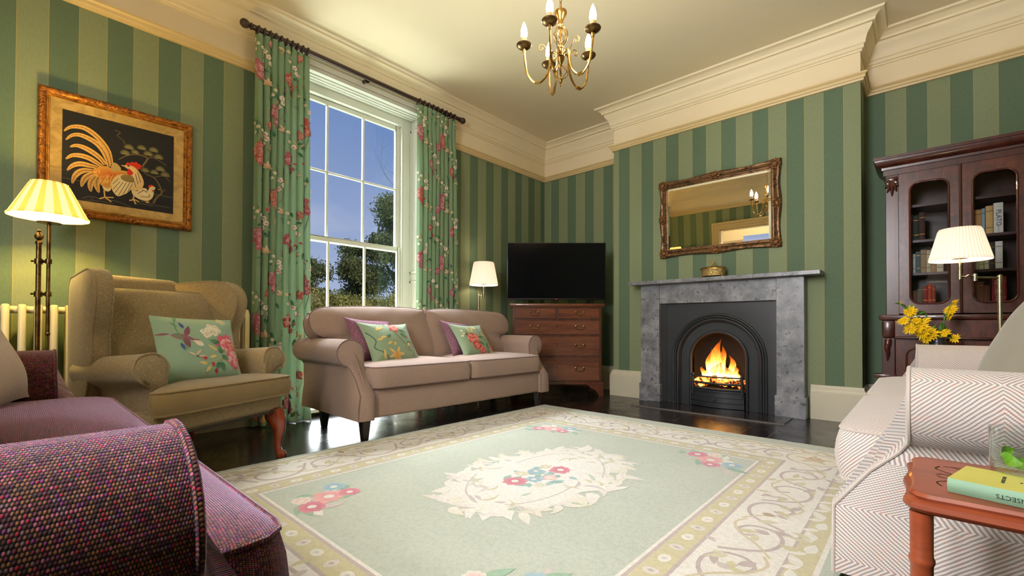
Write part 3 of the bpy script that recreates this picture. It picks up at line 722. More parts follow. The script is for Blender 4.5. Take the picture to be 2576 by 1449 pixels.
# ================================================================ scatter cushions
G=S(140,160,128); G2=S(140,176,144)
def pillow_outline(w,h,bow=.11):
    o=[]
    for k,(x0,y0,x1,y1) in enumerate(((-1,-1,1,-1),(1,-1,1,1),(1,1,-1,1),(-1,1,-1,-1))):
        for i in range(16):
            t=i/16; x=x0+(x1-x0)*t;y=y0+(y1-y0)*t; f=1-bow*(1-(2*t-1)**2)**.8
            if k%2==0: y*=f
            else: x*=f
            o.append((x*w/2,y*h/2))
    return o
def pillow(name,label,group,mx,w,h,crown,mat,paint=None,base=None,cat='cushion',bow=.12,seed=1):
    cu=Cushion(pillow_outline(w,h,bow),crown,crown*.8,0.0,M=mx,p=2.0,q=.62,wr=.008,seed=seed,n=96)
    cu.hf=lambda a,b:((1-min(1,abs(2*a/w))**2.4)*(1-min(1,abs(2*b/h))**2.4))**.5
    mb=MB()
    if base: mb.col=base
    cu.mesh(mb,14); mb.col=None
    if paint: paint(Paint(mb,cu.surf,.0009,6e-6),random.Random(seed))
    return tag(build(name,mb,mat,None,ang=80),label,cat,group)
class Scaled:
    def __init__(s,p,k): s.p=p;s.k=k
    def leaf(s,a,b,L,w,ang,c0,c1=None,**q): s.p.leaf(a*s.k,b*s.k,L*s.k,w*s.k,ang,c0,c1,**q)
    def stem(s,pts,w,c,n=4): s.p.stem([(a*s.k,b*s.k) for a,b in pts],w*s.k,c,n)
    def disc(s,a,b,rx,ry,c,**q): s.p.disc(a*s.k,b*s.k,rx*s.k,ry*s.k,c,**q)
    def peony(s,a,b,r,rnd,*c): s.p.peony(a*s.k,b*s.k,r*s.k,rnd,*c)
    def blossom(s,a,b,r,rnd,*c): s.p.blossom(a*s.k,b*s.k,r*s.k,rnd,*c)
def pm(center,facing,up): # facing normal
    f=Vector(facing).normalized(); u=Vector(up); u=(u-f*u.dot(f)).normalized(); a=u.cross(f)
    return Matrix(((a.x,u.x,f.x,center[0]),(a.y,u.y,f.y,center[1]),(a.z,u.z,f.z,center[2]),(0,0,0,1)))
RED=(S(170,34,34),S(204,72,64),S(230,160,140)); PNK=(S(170,40,70),S(216,104,122),S(240,196,190))
LF=S(48,104,72); LF2=S(96,140,88); GOLD=S(214,178,92); TWIG=S(110,90,70)
def paintA(p,r):  # sofa left green cushion
    p.stem([(.14,-.19),(.10,-.06),(.03,.05),(.02,.10)],.006,TWIG); p.stem([(.13,-.17),(.15,-.05),(.17,.04)],.005,TWIG); p.stem([(.10,-.10),(.06,-.06)],.004,TWIG)
    p.stem([(-.19,.09),(-.15,0),(-.17,-.06),(-.10,-.13),(-.08,-.19)],.006,S(60,96,84)); p.stem([(.03,.0),(-.04,.0),(-.09,.02)],.0025,S(170,160,90))
    for a,b,l,an in ((.07,.09,.07,-.2),(.07,.06,.075,-.7),(-.02,.04,.06,-2.6),(-.01,.14,.06,2.8),(.10,-.03,.06,.3)): p.leaf(a,b,l,.026,an,LF,LF2)
    for a,b,l,an in ((-.06,.02,.05,3.1),(-.03,-.02,.05,-2.7),(.0,-.02,.04,-2.2),(-.05,.12,.08,3.6),(.13,-.02,.05,-2.3),(-.12,.08,.06,1.0),(-.14,.0,.05,.2),(-.12,-.16,.08,1.5),(.17,-.16,.06,1.1)): p.leaf(a,b,l,.02,an,GOLD,S(226,196,120))
    p.peony(.035,.115,.042,r,*RED); p.lily(-.02,-.12,.07,r,S(232,206,130),S(214,150,70),ang=-1.4,k=6,spread=4.6)
    p.leaf(.12,.02,.02,.011,1.6,RED[0])
    for a,b in ((-.10,.15),(.02,.17),(.08,.16),(-.02,.165)): p.blossom(a,b,.014,r,S(226,206,190),S(190,140,120))
    p.disc(-.15,-.18,.04,.03,S(150,176,110),c2=S(190,196,130))
def paintB(p,r):
    p.stem([(.10,.19),(.05,.08),(.06,0),(.10,-.06),(.09,-.14),(.12,-.19)],.006,S(70,74,66)); p.stem([(.09,-.14),(.03,-.10),(-.02,-.08)],.004,S(70,74,66))
    for a,b,l,an in ((.02,.0,.07,.2),(.0,-.04,.08,-.5),(.10,-.05,.07,-1.9),(-.09,.03,.05,2.4),(.04,-.17,.05,2.5)): p.leaf(a,b,l,.028,an,LF,LF2)
    for a,b,l,an in ((.05,.09,.06,2.0),(.04,.10,.05,2.8),(.12,.05,.08,1.4),(.14,.0,.06,1.9),(-.05,.05,.07,1.8),(-.03,.05,.06,1.2),(.06,.03,.04,-.2),(.12,-.13,.05,-.6)): p.leaf(a,b,l,.022,an,GOLD,S(230,206,130))
    p.peony(-.06,.0,.045,r,*RED); p.peony(-.015,.0,.035,r,*RED); p.peony(-.03,-.075,.04,r,*RED); p.peony(.02,-.12,.034,r,*RED); p.peony(.15,-.10,.035,r,*RED)
    for a,b in ((-.13,.08),(-.12,.05),(-.14,.03)): p.blossom(a,b,.013,r,S(226,216,180),S(200,180,110))
def paintC(p,r):  # armchair cushion: bird and peonies
    p.stem([(-.12,.20),(-.14,.12),(-.12,.05),(-.10,-.02)],.006,S(90,140,96)); 
    for a,b,l,an in ((-.13,.16,.06,1.0),(-.13,.12,.05,2.2),(-.12,.05,.05,2.4)): p.leaf(a,b,l,.012,an,S(96,140,100))
    # bird
    BR=S(132,82,92); BL=S(70,88,140)
    p.leaf(-.17,.075,.13,.036,-.32,S(150,110,116),BR,pw=.7); p.leaf(-.10,.06,.075,.03,1.15,BR,S(112,66,82)); p.leaf(-.105,.055,.07,.03,-1.3,BR,S(112,66,82)); p.leaf(-.17,.08,.06,.012,3.0,BR)
    p.disc(-.045,.028,.015,.012,BR); p.leaf(-.035,.024,.018,.006,-.5,S(40,36,40)); p.leaf(-.10,.11,.05,.02,1.8,BL); p.leaf(-.13,.02,.05,.018,-1.2,BL)
    CW=S(236,228,204); CD=S(206,186,140)
    for a,b in ((.03,.105),(.065,.105),(.05,.13),(.085,.125),(.035,.075),(.07,.08),(.095,.10),(.0,.09),(.015,.065)): p.blossom(a,b,.02,r,CW,CD)
    p.leaf(-.01,.0,.065,.03,2.6,CW,S(240,216,190))
    p.peony(.13,.02,.06,r,*PNK); p.peony(.17,.0,.035,r,*RED); p.peony(.165,-.07,.05,r,*PNK); p.peony(.18,-.11,.032,r,*PNK)
    p.stem([(.12,-.01),(.09,-.08),(.07,-.13)],.004,S(150,150,90)); p.stem([(.09,-.08),(.03,-.1),(-.03,-.11)],.003,S(190,170,90))
    for a,b,l,an in ((.09,.02,.07,2.9),(.09,-.05,.06,1.7),(.09,-.06,.05,-.6),(.08,-.10,.06,-1.2),(.07,-.10,.05,-2.0)): p.leaf(a,b,l,.028,an,S(44,98,70),S(100,146,104))
    for a,b,l,an in ((.07,-.03,.07,2.6),(.0,-.11,.05,2.9),(.06,-.06,.05,3.4),(.02,-.12,.05,-2.3)): p.leaf(a,b,l,.02,an,S(206,186,110),S(226,206,150))
    for a,b,an in ((.0,-.08,2.8),(.03,-.10,-1.4),(.045,-.14,-1.2)): p.leaf(a,b,.03,.017,an,S(170,30,40),S(200,60,60))
    p.leaf(-.06,-.06,.03,.008,-.4,S(90,70,50)); p.leaf(-.06,-.055,.045,.014,.8,S(216,196,170)); p.leaf(-.06,-.06,.05,.014,2.6,S(216,196,170)); p.leaf(-.05,-.065,.05,.012,.1,S(216,196,170))
    p.blossom(.15,.18,.03,r,S(190,196,150),S(210,160,130))
sf=(.94,.02,.34)
def on_sofa(dx,dy,dz): return (.70+dx,-2.335+dy,dz)
pillow('plum_cushion','plum woven cushion behind the green floral cushion, left seat of the taupe sofa','plum cushions on the taupe sofa',pm(on_sofa(-.005,-.60,.635),(.84,.10,.54),(-.54,0,.84)),.42,.40,.06,M['plum'],seed=2)
pillow('plum_cushion','plum woven cushion behind the green floral cushion, right seat of the taupe sofa','plum cushions on the taupe sofa',pm(on_sofa(-.005,.255,.63),(.84,.10,.54),(-.54,0,.84)),.38,.38,.055,M['plum'],seed=3)
pillow('floral_cushion','green floral cushion with a yellow lily, on the left seat of the taupe sofa','green floral cushions on the taupe sofa',pm(on_sofa(.105,-.53,.61),(.80,.05,.60),(-.6,0,.8)),.45,.40,.062,M['linen'],paintA,G,seed=4)
pillow('floral_cushion','green floral cushion with a cluster of red blooms, right seat of the taupe sofa','green floral cushions on the taupe sofa',pm(on_sofa(.10,.305,.61),(.80,.05,.60),(-.6,0,.8)),.41,.38,.058,M['linen'],paintB,G,seed=5)
pillow('scatter_cushion','cream herringbone cushion on the far seat of the plum sofa','cream cushions on the plum tweed sofa',pm((1.64,-4.865,.665),(.3,.84,.40),(0,-.45,1)),.46,.44,.085,M['creamh'],seed=6)
pillow('scatter_cushion','cream herringbone cushion on the near seat of the plum sofa, at the left edge','cream cushions on the plum tweed sofa',pm((2.36,-4.93,.655),(.15,.86,.40),(0,-.45,1)),.44,.42,.075,M['creamh'],seed=7)
pillow('velvet_cushion','large grey-green velvet cushion leaning on the back of the pale sofa',None,pm((4.06,-2.36,.67),(-.84,-.34,.40),(.42,0,1)),.52,.50,.10,M['sage'],seed=8,bow=.03)
# ================================================================ wing armchair
n_=(.906,.423); AZ=math.atan2(n_[1],n_[0])
A=thing('wing_armchair','beige patterned wing armchair with cabriole legs between the plum sofa and the curtain','armchair',(1.153,-4.014,0),AZ)
dm,ve=M['damask'],M['velour']
mb=MB(); mb.bx(-.66,-.0,-.34,.34,.262,.36,.03,3); build('seat_rail',mb,dm,A)
mb=MB(); mb.tube([(-.64,-.345,.264),(-.02,-.345,.264),(.005,-.32,.264),(.005,.32,.264),(-.02,.345,.264),(-.64,.345,.264)],.006,6); build('braid_trim',mb,M['braid'],A)
o=smoothpoly([(-.52,-.235),(-.045,-.262),(-.03,-.345),(-.015,-.366),(.028,-.34),(.034,0),(.028,.34),(-.015,.366),(-.03,.345),(-.045,.262),(-.52,.235)],3)
cu=Cushion(o,.03,.01,.10,c=(-.2,0),M=Matrix.Translation((0,0,.405)),p=3)
mb=MB(); cu.mesh(mb); so=build('seat_cushion',mb,ve,A,ang=55); mb=MB(); cu.piping(mb,.005); build('cushion_piping',mb,ve,so)
# back
mb=MB(); rows=[]
for i in range(11):
    t=i/10; z=.30+.67*t; x=-.60-.12*t; hw=.235+.02*t; th=.13
    if i==10: th=.10
    rows.append([(a,b,z+(.025*math.cos(b/hw*PI/2) if i>8 else 0)) for a,b in roundrect(x-th/2,x+th/2,-hw,hw,.045,4)])
top=rows[-1]; cx=sum(p[0] for p in top)/len(top)
for k,dz in ((.7,.022),(.3,.034)): rows.append([(cx+(p[0]-cx)*k,p[1]*(.99 if k>.5 else .97),p[2]+dz) for p in top])
mb.grid(rows,cu=True); mb.add(rows[-1],[list(range(len(top)))]); build('back_frame',mb,dm,A)
# wings
for sd in (-1,1):
    o=smoothpoly([(-.74,.30),(-.56,.30),(-.42,.50),(-.37,.58),(-.375,.70),(-.345,.80),(-.33,.90),(-.365,.975),(-.44,1.005),(-.55,1.0),(-.68,.985),(-.76,.96),(-.77,.75)],3)
    mx=Matrix(((1,0,0,0),(0,0,sd,sd*.37),(0,1,0,0),(0,0,0,1)))
    if sd>0: o=o[::-1]
    def flare(P): return Vector((P.x,P.y+sd*(-.16+max(0,P.x+.77)*.33),P.z))
    cu=Cushion(o,.022,.022,.07,c=(-.54,.72),M=mx,p=3)
    mb=MB(); cu.mesh(mb); mb.v=[flare(v) for v in mb.v]; wo=build('wing',mb,dm,A,ang=60)
    mb=MB(); cu.piping(mb,.0045); mb.v=[flare(v) for v in mb.v]; build('wing_piping',mb,dm,wo)
    # arm: side panel below, scroll on top
    out=[(.275,.30),(.275,.45),(.272,.555)]+[(.348+.076*math.cos(a),.555+.068*math.sin(a)) for a in [PI-PI*1.38*k/14 for k in range(15)]]+[(.352,.475),(.345,.40),(.345,.30)]
    mb=MB(); rows=[]
    for i in range(9):
        t=i/8; rows.append([(-.60+(.53-.02*(z<.5)+.02*math.sin(PI*min(1,max(0,(z-.3)/.3))))*t,sd*(y-.012-.075*(1-t)+.02*math.sin(PI*t)*(z>.47)),z-.035*(1-t)*(z>.47)) for y,z in out])
    mb.grid(rows,cu=True); n=len(out)
    last=rows[-1]; cc=(last[0][0]+.012,sd*.33,.54)
    mid=[(p[0]+.008,cc[1]+(p[1]-cc[1])*.8,p[2] if p[2]<.46 else .553+(p[2]-.553)*.8) for p in last]
    mb.add(last+mid,[(j,(j+1)%n,n+(j+1)%n,n+j) for j in range(n)]); mb.add(mid,[list(range(n))]); mb.add(rows[0],[list(range(n))[::-1]])
    ao=build('arm',mb,dm,A,ang=55); mb=MB(); mb.tube([(p[0]+.002,p[1],p[2]) for p in last[2:-2]],.005,6); build('arm_piping',mb,dm,ao)
# loose back cushion
cu=Cushion(smoothpoly([(-.30,.0),(.30,.0),(.325,.2),(.315,.40),(.29,.475),(.0,.485),(-.29,.475),(-.315,.40),(-.325,.2)],4),.075,.03,.05,c=(0,.25),M=frame((-.44,0,.455),(0,1,0),(-.22,0,1)),p=2.4,wr=.014,seed=9)
mb=MB(); cu.mesh(mb); bo=build('back_cushion',mb,dm,A,ang=60); mb=MB(); cu.piping(mb,.0045); build('cushion_piping',mb,dm,bo)
# cabriole legs
for sd in (-1,1):
    mb=MB(); pth=[(-.03,.27,.050),(-.022,.235,.052),(-.008,.20,.046),(.0,.16,.034),(-.004,.11,.024),(-.008,.06,.018),(.0,.03,.02),(.012,.014,.027),(.016,.004,.026),(.016,0,.022)]
    mb.tube([(x,sd*(.315+x*.4),z) for x,z,r in pth],[r for x,z,r in pth],14); build('leg',mb,M['legwood'],A)
    mb=MB(); P=[[(x+a*w,sd*.28+b*w,z) for a,b in ((-1,-1),(1,-1),(1,1),(-1,1))] for x,z,w in ((-.66,0,.02),(-.62,.27,.026))]
    mb.grid(P,cu=True); mb.add(P[0],[(3,2,1,0)]); mb.add(P[1],[(0,1,2,3)]); build('leg',mb,M['legwood'],A,bevel=.004)
def AW(x,y,z): 
    return (1.153+n_[0]*x-n_[1]*y,-4.014+n_[1]*x+n_[0]*y,z)
f=Vector((n_[0],n_[1],0)); s=Vector((-n_[1],n_[0],0))
pillow('floral_cushion','pale green floral cushion with a bird and pink peonies, on the wing armchair',None,pm(AW(-.17,-.035,.622),(f*.92+Vector((0,0,.38))-s*.10).normalized(),Vector((0,0,1))-f*.42+s*.10),.40,.355,.06,M['linen'],lambda p,r:paintC(Scaled(p,.84),r),S(146,172,146),seed=11,bow=.05)
# ================================================================ rug
RX0,RX1,RY0,RY1=1.10,3.545,-4.64,-1.40; FX0,FX1,FY0,FY1=1.595,3.055,-4.015,-2.02
mb=MB(); SG=S(184,189,172); CR=S(226,220,208); OL=S(200,190,150); MV=S(186,170,164); BRN=S(176,150,120); PK=S(214,140,152); PKD=S(190,102,120); BLU=S(166,188,194); PEA=S(226,170,160)
mb.col=SG
edge=[]
def side(a,b,n):
    return [(a[0]+(b[0]-a[0])*k/n+R_.uniform(-.003,.003),a[1]+(b[1]-a[1])*k/n+R_.uniform(-.003,.003)) for k in range(n)]
pl=side((RX0,RY0),(RX1,RY0),70)+side((RX1,RY0),(RX1,RY1),90)+side((RX1,RY1),(RX0,RY1),70)+side((RX0,RY1),(RX0,RY0),90)
n=len(pl)
mb.add([(x,y,.001) for x,y in pl]+[(x,y,.010) for x,y in pl]+[(x+(.012 if x<2.3 else -.012)*(abs(x-2.32)>1.2),y+(.012 if y<-3 else -.012)*(abs(y+3.02)>1.6),.014) for x,y in pl],[(i*n+j,i*n+(j+1)%n,(i+1)*n+(j+1)%n,(i+1)*n+j) for i in (0,1) for j in range(n)])
inner=[tuple(mb.v[-n+k]) for k in range(n)]; mb.add(inner,[list(range(n))])
P=Paint(mb,lambda a,b,off:Vector((a,b,.014+off)),.0003,6e-7)
def rect(x0,x1,y0,y1,c):
    P.patch([[(x0,y0+(y1-y0)*i/8),(x1,y0+(y1-y0)*i/8)] for i in range(9)],[c]*9)
def ring(o0,o1,c,lift):
    P.off=lift
    x0,x1,y0,y1=FX0-o0,FX1+o0,FY0-o0*1.06,FY1+o0*1.06; X0,X1,Y0,Y1=FX0-o1,FX1+o1,FY0-o1*1.06,FY1+o1*1.06
    rect(X0,x0,Y0,Y1,c);rect(x1,X1,Y0,Y1,c);rect(x0,x1,Y0,y0,c);rect(x0,x1,y1,Y1,c)
ring(0,.445,CR,.0002); ring(.012,.025,MV,.0003); ring(.025,.105,OL,.0003); ring(.105,.118,MV,.0003); ring(.36,.43,OL,.0003); ring(.35,.36,MV,.0003)
P.off=.0005
rnd=random.Random(3)
def along(off,fn,step,sides=(0,1,2,3)):
    x0,x1,y0,y1=FX0-off,FX1+off,FY0-off*1.06,FY1+off*1.06
    for sidx,(a,b,an) in enumerate((((x0,y0),(x1,y0),0),((x1,y0),(x1,y1),PI/2),((x1,y1),(x0,y1),PI),((x0,y1),(x0,y0),-PI/2))):
        L=math.dist(a,b); k=int(L/step)
        for i in range(k):
            t=(i+.5)/k; fn(a[0]+(b[0]-a[0])*t,a[1]+(b[1]-a[1])*t,an,i)
def ovals(x,y,an,i):
    P.disc(x,y,.028 if i%2 else .02,.02 if i%2 else .026,CR if i%2 else S(214,206,196),10,rot=an)
    P.disc(x,y,.010,.008,S(206,198,190) if i%2 else MV,8)
along(.065,ovals,.095)
def outer(x,y,an,i): 
    P.leaf(x,y,.085,.04,an+rnd.uniform(-.6,.6),CR,n=4); P.leaf(x,y,.06,.03,an+2.2,CR,n=4)
along(.395,outer,.11)
def scroll(x,y,an,i):
    c,s_=math.cos(an),math.sin(an); fl=1 if i%2 else -1
    def L(u,v): return (x+c*u-s_*v*fl,y+s_*u+c*v*fl)
    P.stem([L(-.15,-.07),L(-.08,.05),L(.02,.085),L(.10,.05),L(.11,-.02),L(.06,-.06),L(.01,-.035),L(.03,.0)],.014,MV,3)
    P.stem([L(-.12,.08),L(-.04,.02),L(.02,-.05),L(.10,-.085),L(.16,-.06)],.010,S(204,190,156),3)
    for k in range(7):
        u,v=rnd.uniform(-.15,.15),rnd.uniform(-.09,.09)
        P.leaf(*L(u,v),rnd.uniform(.05,.09),rnd.uniform(.022,.04),an+rnd.uniform(0,6.28),(OL,MV,S(204,196,164),BRN if rnd.random()<.35 else S(198,186,178))[k%4],n=4,pw=1.3)
along(.235,scroll,.27)
for x in (FX0-.23,FX1+.23):
    for y in (FY0-.24,FY1+.24):
        P.disc(x,y,.15,.14,S(228,220,200),20); P.stem([(x+.13*math.cos(k*.7),y+.12*math.sin(k*.7)) for k in range(10)],.01,MV,3)
        for k in range(6): P.leaf(x,y,.05,.035,k*1.05,PEA,S(196,90,84),n=4,pw=1.5)
        for k in range(5): P.leaf(x,y,.10,.03,k*1.256+.4,OL,n=4)
P.off=.0006
def flowers(x,y,sc,rot,pal):
    def L(u,v): return (x+sc*(u*math.cos(rot)-v*math.sin(rot)),y+sc*(u*math.sin(rot)+v*math.cos(rot)))
    for k in range(16):
        a=rnd.uniform(0,6.28); P.leaf(*L(rnd.uniform(-.12,.12),rnd.uniform(-.06,.06)),sc*rnd.uniform(.05,.11),sc*.035,a,rnd.choice([S(150,178,150),S(140,170,150),CR,S(200,186,180)]),n=4)
    for (u,v,r,c,c2) in pal:
        a,b=L(u,v)
        for k in range(9): P.leaf(a,b,sc*r*rnd.uniform(.85,1.1),sc*r*.62,k*.7,c2,c,n=7,pw=1.6)
        P.disc(a,b,sc*r*.3,sc*r*.3,CR,8)
pal=[(-.09,.0,.05,PK,PKD),(.0,-.01,.06,PEA,PK),(.09,.02,.045,BLU,S(130,165,180)),(.05,-.06,.04,PK,PKD),(-.05,.06,.035,CR,PEA)]
flowers(1.83,-3.84,1.25,2.2,pal); flowers(1.78,-2.15,1.2,.6,pal); flowers(2.87,-2.16,1.25,-.5,pal); flowers(2.86,-3.84,1.25,.9,pal)
# centre medallion with leafy edge
mx_,my_=2.33,-3.0
pts=[]
for k in range(72):
    a=2*PI*k/72; r=1+.07*math.sin(9*a)+.03*math.sin(17*a+1)
    pts.append((mx_+.31*r*math.cos(a),my_+.52*r*math.sin(a)))
P.poly(pts,CR,6,S(232,228,222))
for k in range(92):
    a=2*PI*k/92+rnd.uniform(-.05,.05); r=rnd.uniform(.86,1.04); x=mx_+.31*r*math.cos(a); y=my_+.52*r*math.sin(a)
    an=math.atan2(.52*math.sin(a),.31*math.cos(a))+rnd.uniform(-1.0,1.0)
    P.leaf(x,y,rnd.uniform(.08,.15),rnd.uniform(.035,.06),an,CR,rnd.choice([CR,S(220,213,198),S(212,202,196),S(214,206,180)]),n=9,bend=rnd.uniform(-1.6,1.6))
for k in range(40):
    a=rnd.uniform(0,6.28); r=rnd.uniform(.62,1.05); x=mx_+.31*r*math.cos(a); y=my_+.52*r*math.sin(a)
    P.leaf(x,y,rnd.uniform(.05,.12),.02,a+1.57+rnd.uniform(-.6,.6),rnd.choice([S(206,196,184),S(196,184,180),S(204,194,158),S(186,196,176)]),n=8,bend=rnd.uniform(-1.5,1.5))
for a0 in (0.4,2.0,3.6,5.2):
    P.stem([(mx_+.27*math.cos(a0+t*.25)*(1-.05*t),my_+.44*math.sin(a0+t*.25)) for t in range(5)],.008,S(196,186,178),3)
for k in range(26):
    a=rnd.uniform(0,6.28); r=rnd.uniform(0,.17); P.leaf(mx_+r*math.cos(a)*.8,my_+r*math.sin(a)*1.4,rnd.uniform(.05,.08),.035,rnd.uniform(0,6.3),rnd.choice([S(150,182,170),S(166,190,186),S(140,172,160)]),n=4)
for (u,v,r,c,c2) in ((.03,.13,.062,PK,PKD),(-.03,-.15,.062,PK,PKD),(-.05,.03,.045,BLU,S(136,168,180)),(.06,.0,.04,PEA,CR),(.02,-.07,.045,BLU,S(140,170,186)),(-.08,-.05,.04,S(222,210,184),OL),(.09,-.11,.035,CR,OL),(-.06,.12,.035,S(220,208,180),OL)):
    for k in range(9): P.leaf(mx_+u,my_+v,r*rnd.uniform(.85,1.1),r*.62,k*.7,c2,c,n=7,pw=1.6)
    P.disc(mx_+u,my_+v,r*.3,r*.3,CR,8)
tag(build('rug',mb,M['rug'],None,smooth=False,recalc=True),'sage green floral wool rug with cream scroll border in the middle of the floor','rug')
# ================================================================ curtains and pole
PX,PZ=.12,2.925
T=thing('curtain_pole','dark wooden curtain pole with ball finials above the sash window','curtain pole',(0,0,0))
mb=MB(); mb.tube([(PX,-3.60,PZ),(PX,-1.61,PZ)],.020,16); build('pole',mb,M['polewood'],T)
for y,sg in ((-3.60,-1),(-1.61,1)):
    mb=MB(); mb.M=Matrix.Translation((PX,y,PZ))@Matrix.Rotation(-sg*PI/2,4,'X'); mb.lathe([(.012,0),(.024,.003),(.024,.012),(.014,.018),(.024,.026),(.032,.045),(.031,.06),(.02,.076),(.006,.082)],16); build('finial',mb,M['polewood'],T)
for y in (-3.46,-2.66,-1.76):
    mb=MB(); mb.M=Matrix.Translation((0,y,PZ))@Matrix.Rotation(PI/2,4,'Y'); mb.lathe([(.04,.0),(.04,.008),(.016,.014),(.014,.06),(.022,.075),(.026,.09)],16); build('bracket',mb,M['bronze'] if y<-3 or y>-2 else M['polewood'],T)
PNC=(S(146,56,80),S(186,104,118),S(222,184,180)); REC=(S(156,58,58),S(190,100,92),S(222,176,160))
def make_curtain(name,label,y0,y1,folds,seed,nr,widen):
    T=thing(name,label,'curtain',(0,(y0+y1)/2,0),0,'green floral curtains'); yc=(y0+y1)/2
    r=random.Random(seed); ph=[r.uniform(-.35,.35) for _ in range(folds+2)]; am=[r.uniform(.75,1.25) for _ in range(folds+2)]
    ZT=PZ-.055; NU=folds*20; NV=60
    def raw(t,z):
        hz=(ZT-z)/ZT
        k=t*folds; i=int(min(k,folds-1)); fr=k-i
        amp=(.018 if hz<.03 else .018+.016*min(1,(hz-.03)*5))*(am[i]*(1-fr)+am[i+1]*fr)
        pin=max(0,1-abs(hz-.055)/.05)
        wv=2*(math.sin(PI*(k+.10*math.sin(2*PI*k+ph[i])))**2+.012)**.27-1
        x=PX+amp*wv*(1-.45*pin)+.012*math.sin(5*t+3*hz)
        wd=1+widen*hz
        y=(y0-yc)*wd+(y1-y0)*wd*t
        if z<.12: x+=.03*math.sin(9*t*folds*.35+seed)*(1-z/.12); 
        return Vector((x,y,z))
    # flat cloth coordinate along the width
    us=[0.0]; prev=raw(0,1.4)
    for j in range(1,NU+1):
        p=raw(j/NU,1.4); us.append(us[-1]+(p-prev).length); prev=p
    Wd=us[-1]
    def t_of(u):
        u=min(max(u,0),Wd); lo=int(np.searchsorted(us,u)); lo=max(1,min(lo,NU)); d=us[lo]-us[lo-1]
        return (lo-1+(u-us[lo-1])/max(d,1e-9))/NU
    mb=MB(); mb.col=S(128,155,120)
    P=[[raw(j/NU,ZT+ (.0 if i else .02)-(ZT-.012)*i/NV) for j in range(NU+1)] for i in range(NV+1)]
    b=mb.add([p for row in P for p in row],[(i*(NU+1)+j,i*(NU+1)+j+1,(i+1)*(NU+1)+j+1,(i+1)*(NU+1)+j) for i in range(NV) for j in range(NU)],
        [[(us[j],P[i][j].z),(us[j+1],P[i][j+1].z),(us[j+1],P[i+1][j+1].z),(us[j],P[i+1][j].z)] for i in range(NV) for j in range(NU)])
    mb.col=None
    def surf(u,v,off):
        t=t_of(u); p=raw(t,v); q=raw(min(1,t+.002),v); q0=raw(max(0,t-.002),v); d=q-q0; nn=Vector((d.y,-d.x,0))
        if nn.length<1e-9: nn=Vector((1,0,0))
        nn.normalize()
        if nn.x<-.999: nn=-nn
        return p+nn*off
    pt=Paint(mb,surf,.0014,3e-6,lim=lambda a,b:.004<a<Wd-.004 and .02<b<ZT-.01)
    rep=.62; rr=random.Random(seed+5)
    for vi in range(-1,6):
        for ui in range(int(Wd/.27)+1):
            u0=.05+ui*.27; v0=.16+vi*rep+(ui%2)*.31
            pt.stem([(u0+.02,v0-.22),(u0+.05,v0-.1),(u0-.01,v0),(u0+.03,v0+.12),(u0,v0+.22)],.004,S(96,104,84))
            pt.stem([(u0+.05,v0-.1),(u0+.12,v0-.02),(u0+.16,v0+.08)],.003,S(120,112,84)); pt.stem([(u0+.16,v0+.08),(u0+.2,v0+.16),(u0+.17,v0+.25)],.003,S(126,116,90))
            for k in range(5): pt.leaf(u0+rr.uniform(-.04,.22),v0+rr.uniform(-.2,.25),rr.uniform(.045,.075),.022,rr.uniform(0,6.3),S(40,92,76),S(84,134,98),n=4)
            for k in range(3): pt.leaf(u0+rr.uniform(-.05,.22),v0+rr.uniform(-.2,.25),rr.uniform(.04,.07),.016,rr.uniform(0,6.3),S(166,152,104),S(196,178,132),n=4)
            pk=PNC if (ui+vi)%3 else REC
            pt.peony(u0,v0,.052,rr,*pk); pt.peony(u0+.025,v0-.065,.038,rr,*pk)
            pt.peony(u0+.17,v0+.20,.034,rr,*(PNC if ui%2 else REC))
            for a,bb in ((.10,.06),(.135,.095),(.115,.13),(.16,.05),(.075,.10)): pt.blossom(u0+a+rr.uniform(-.01,.01),v0+bb,.021,rr,S(232,222,204),S(178,110,110))
            pt.lily(u0+.14,v0-.12,.055,rr,S(232,214,180),S(206,160,120),ang=1.6,k=5,spread=2.4)
            for a,bb in ((-.02,.13),(.0,.17),(-.03,.2),(.03,.15)): pt.blossom(u0+a,v0+bb,.014,rr,S(230,220,190),S(204,180,120))
            for a,bb in ((.09,-.03),(.2,-.02)): pt.leaf(u0+a,v0+bb,.028,.013,rr.uniform(0,6),S(160,40,60),S(190,80,90),n=4)
    build('drape',mb,M['curtain'],T,ang=85,recalc=False)
    for k in range(nr):
        y=(y0-yc)+(y1-y0)*(k+.3)/nr
        mb=MB(); ring_=[(PX+.031*math.sin(a),y+.006*math.cos(a*1),PZ-.008+.031*math.cos(a)) for a in [2*PI*q/20 for q in range(21)]]
        mb.tube(ring_,.0065,8,cap=False); mb.tube([(PX,y,PZ-.04),(PX,y,PZ-.06)],.003,6); build('curtain_ring',mb,M['polewood'],T)
    return T
make_curtain('curtain','green floral curtain to the left of the window, behind the wing armchair',-3.575,-3.175,8,3,10,.08)
make_curtain('curtain','green floral curtain to the right of the window, beside the corner lamp',-2.14,-1.645,9,8,9,.05)
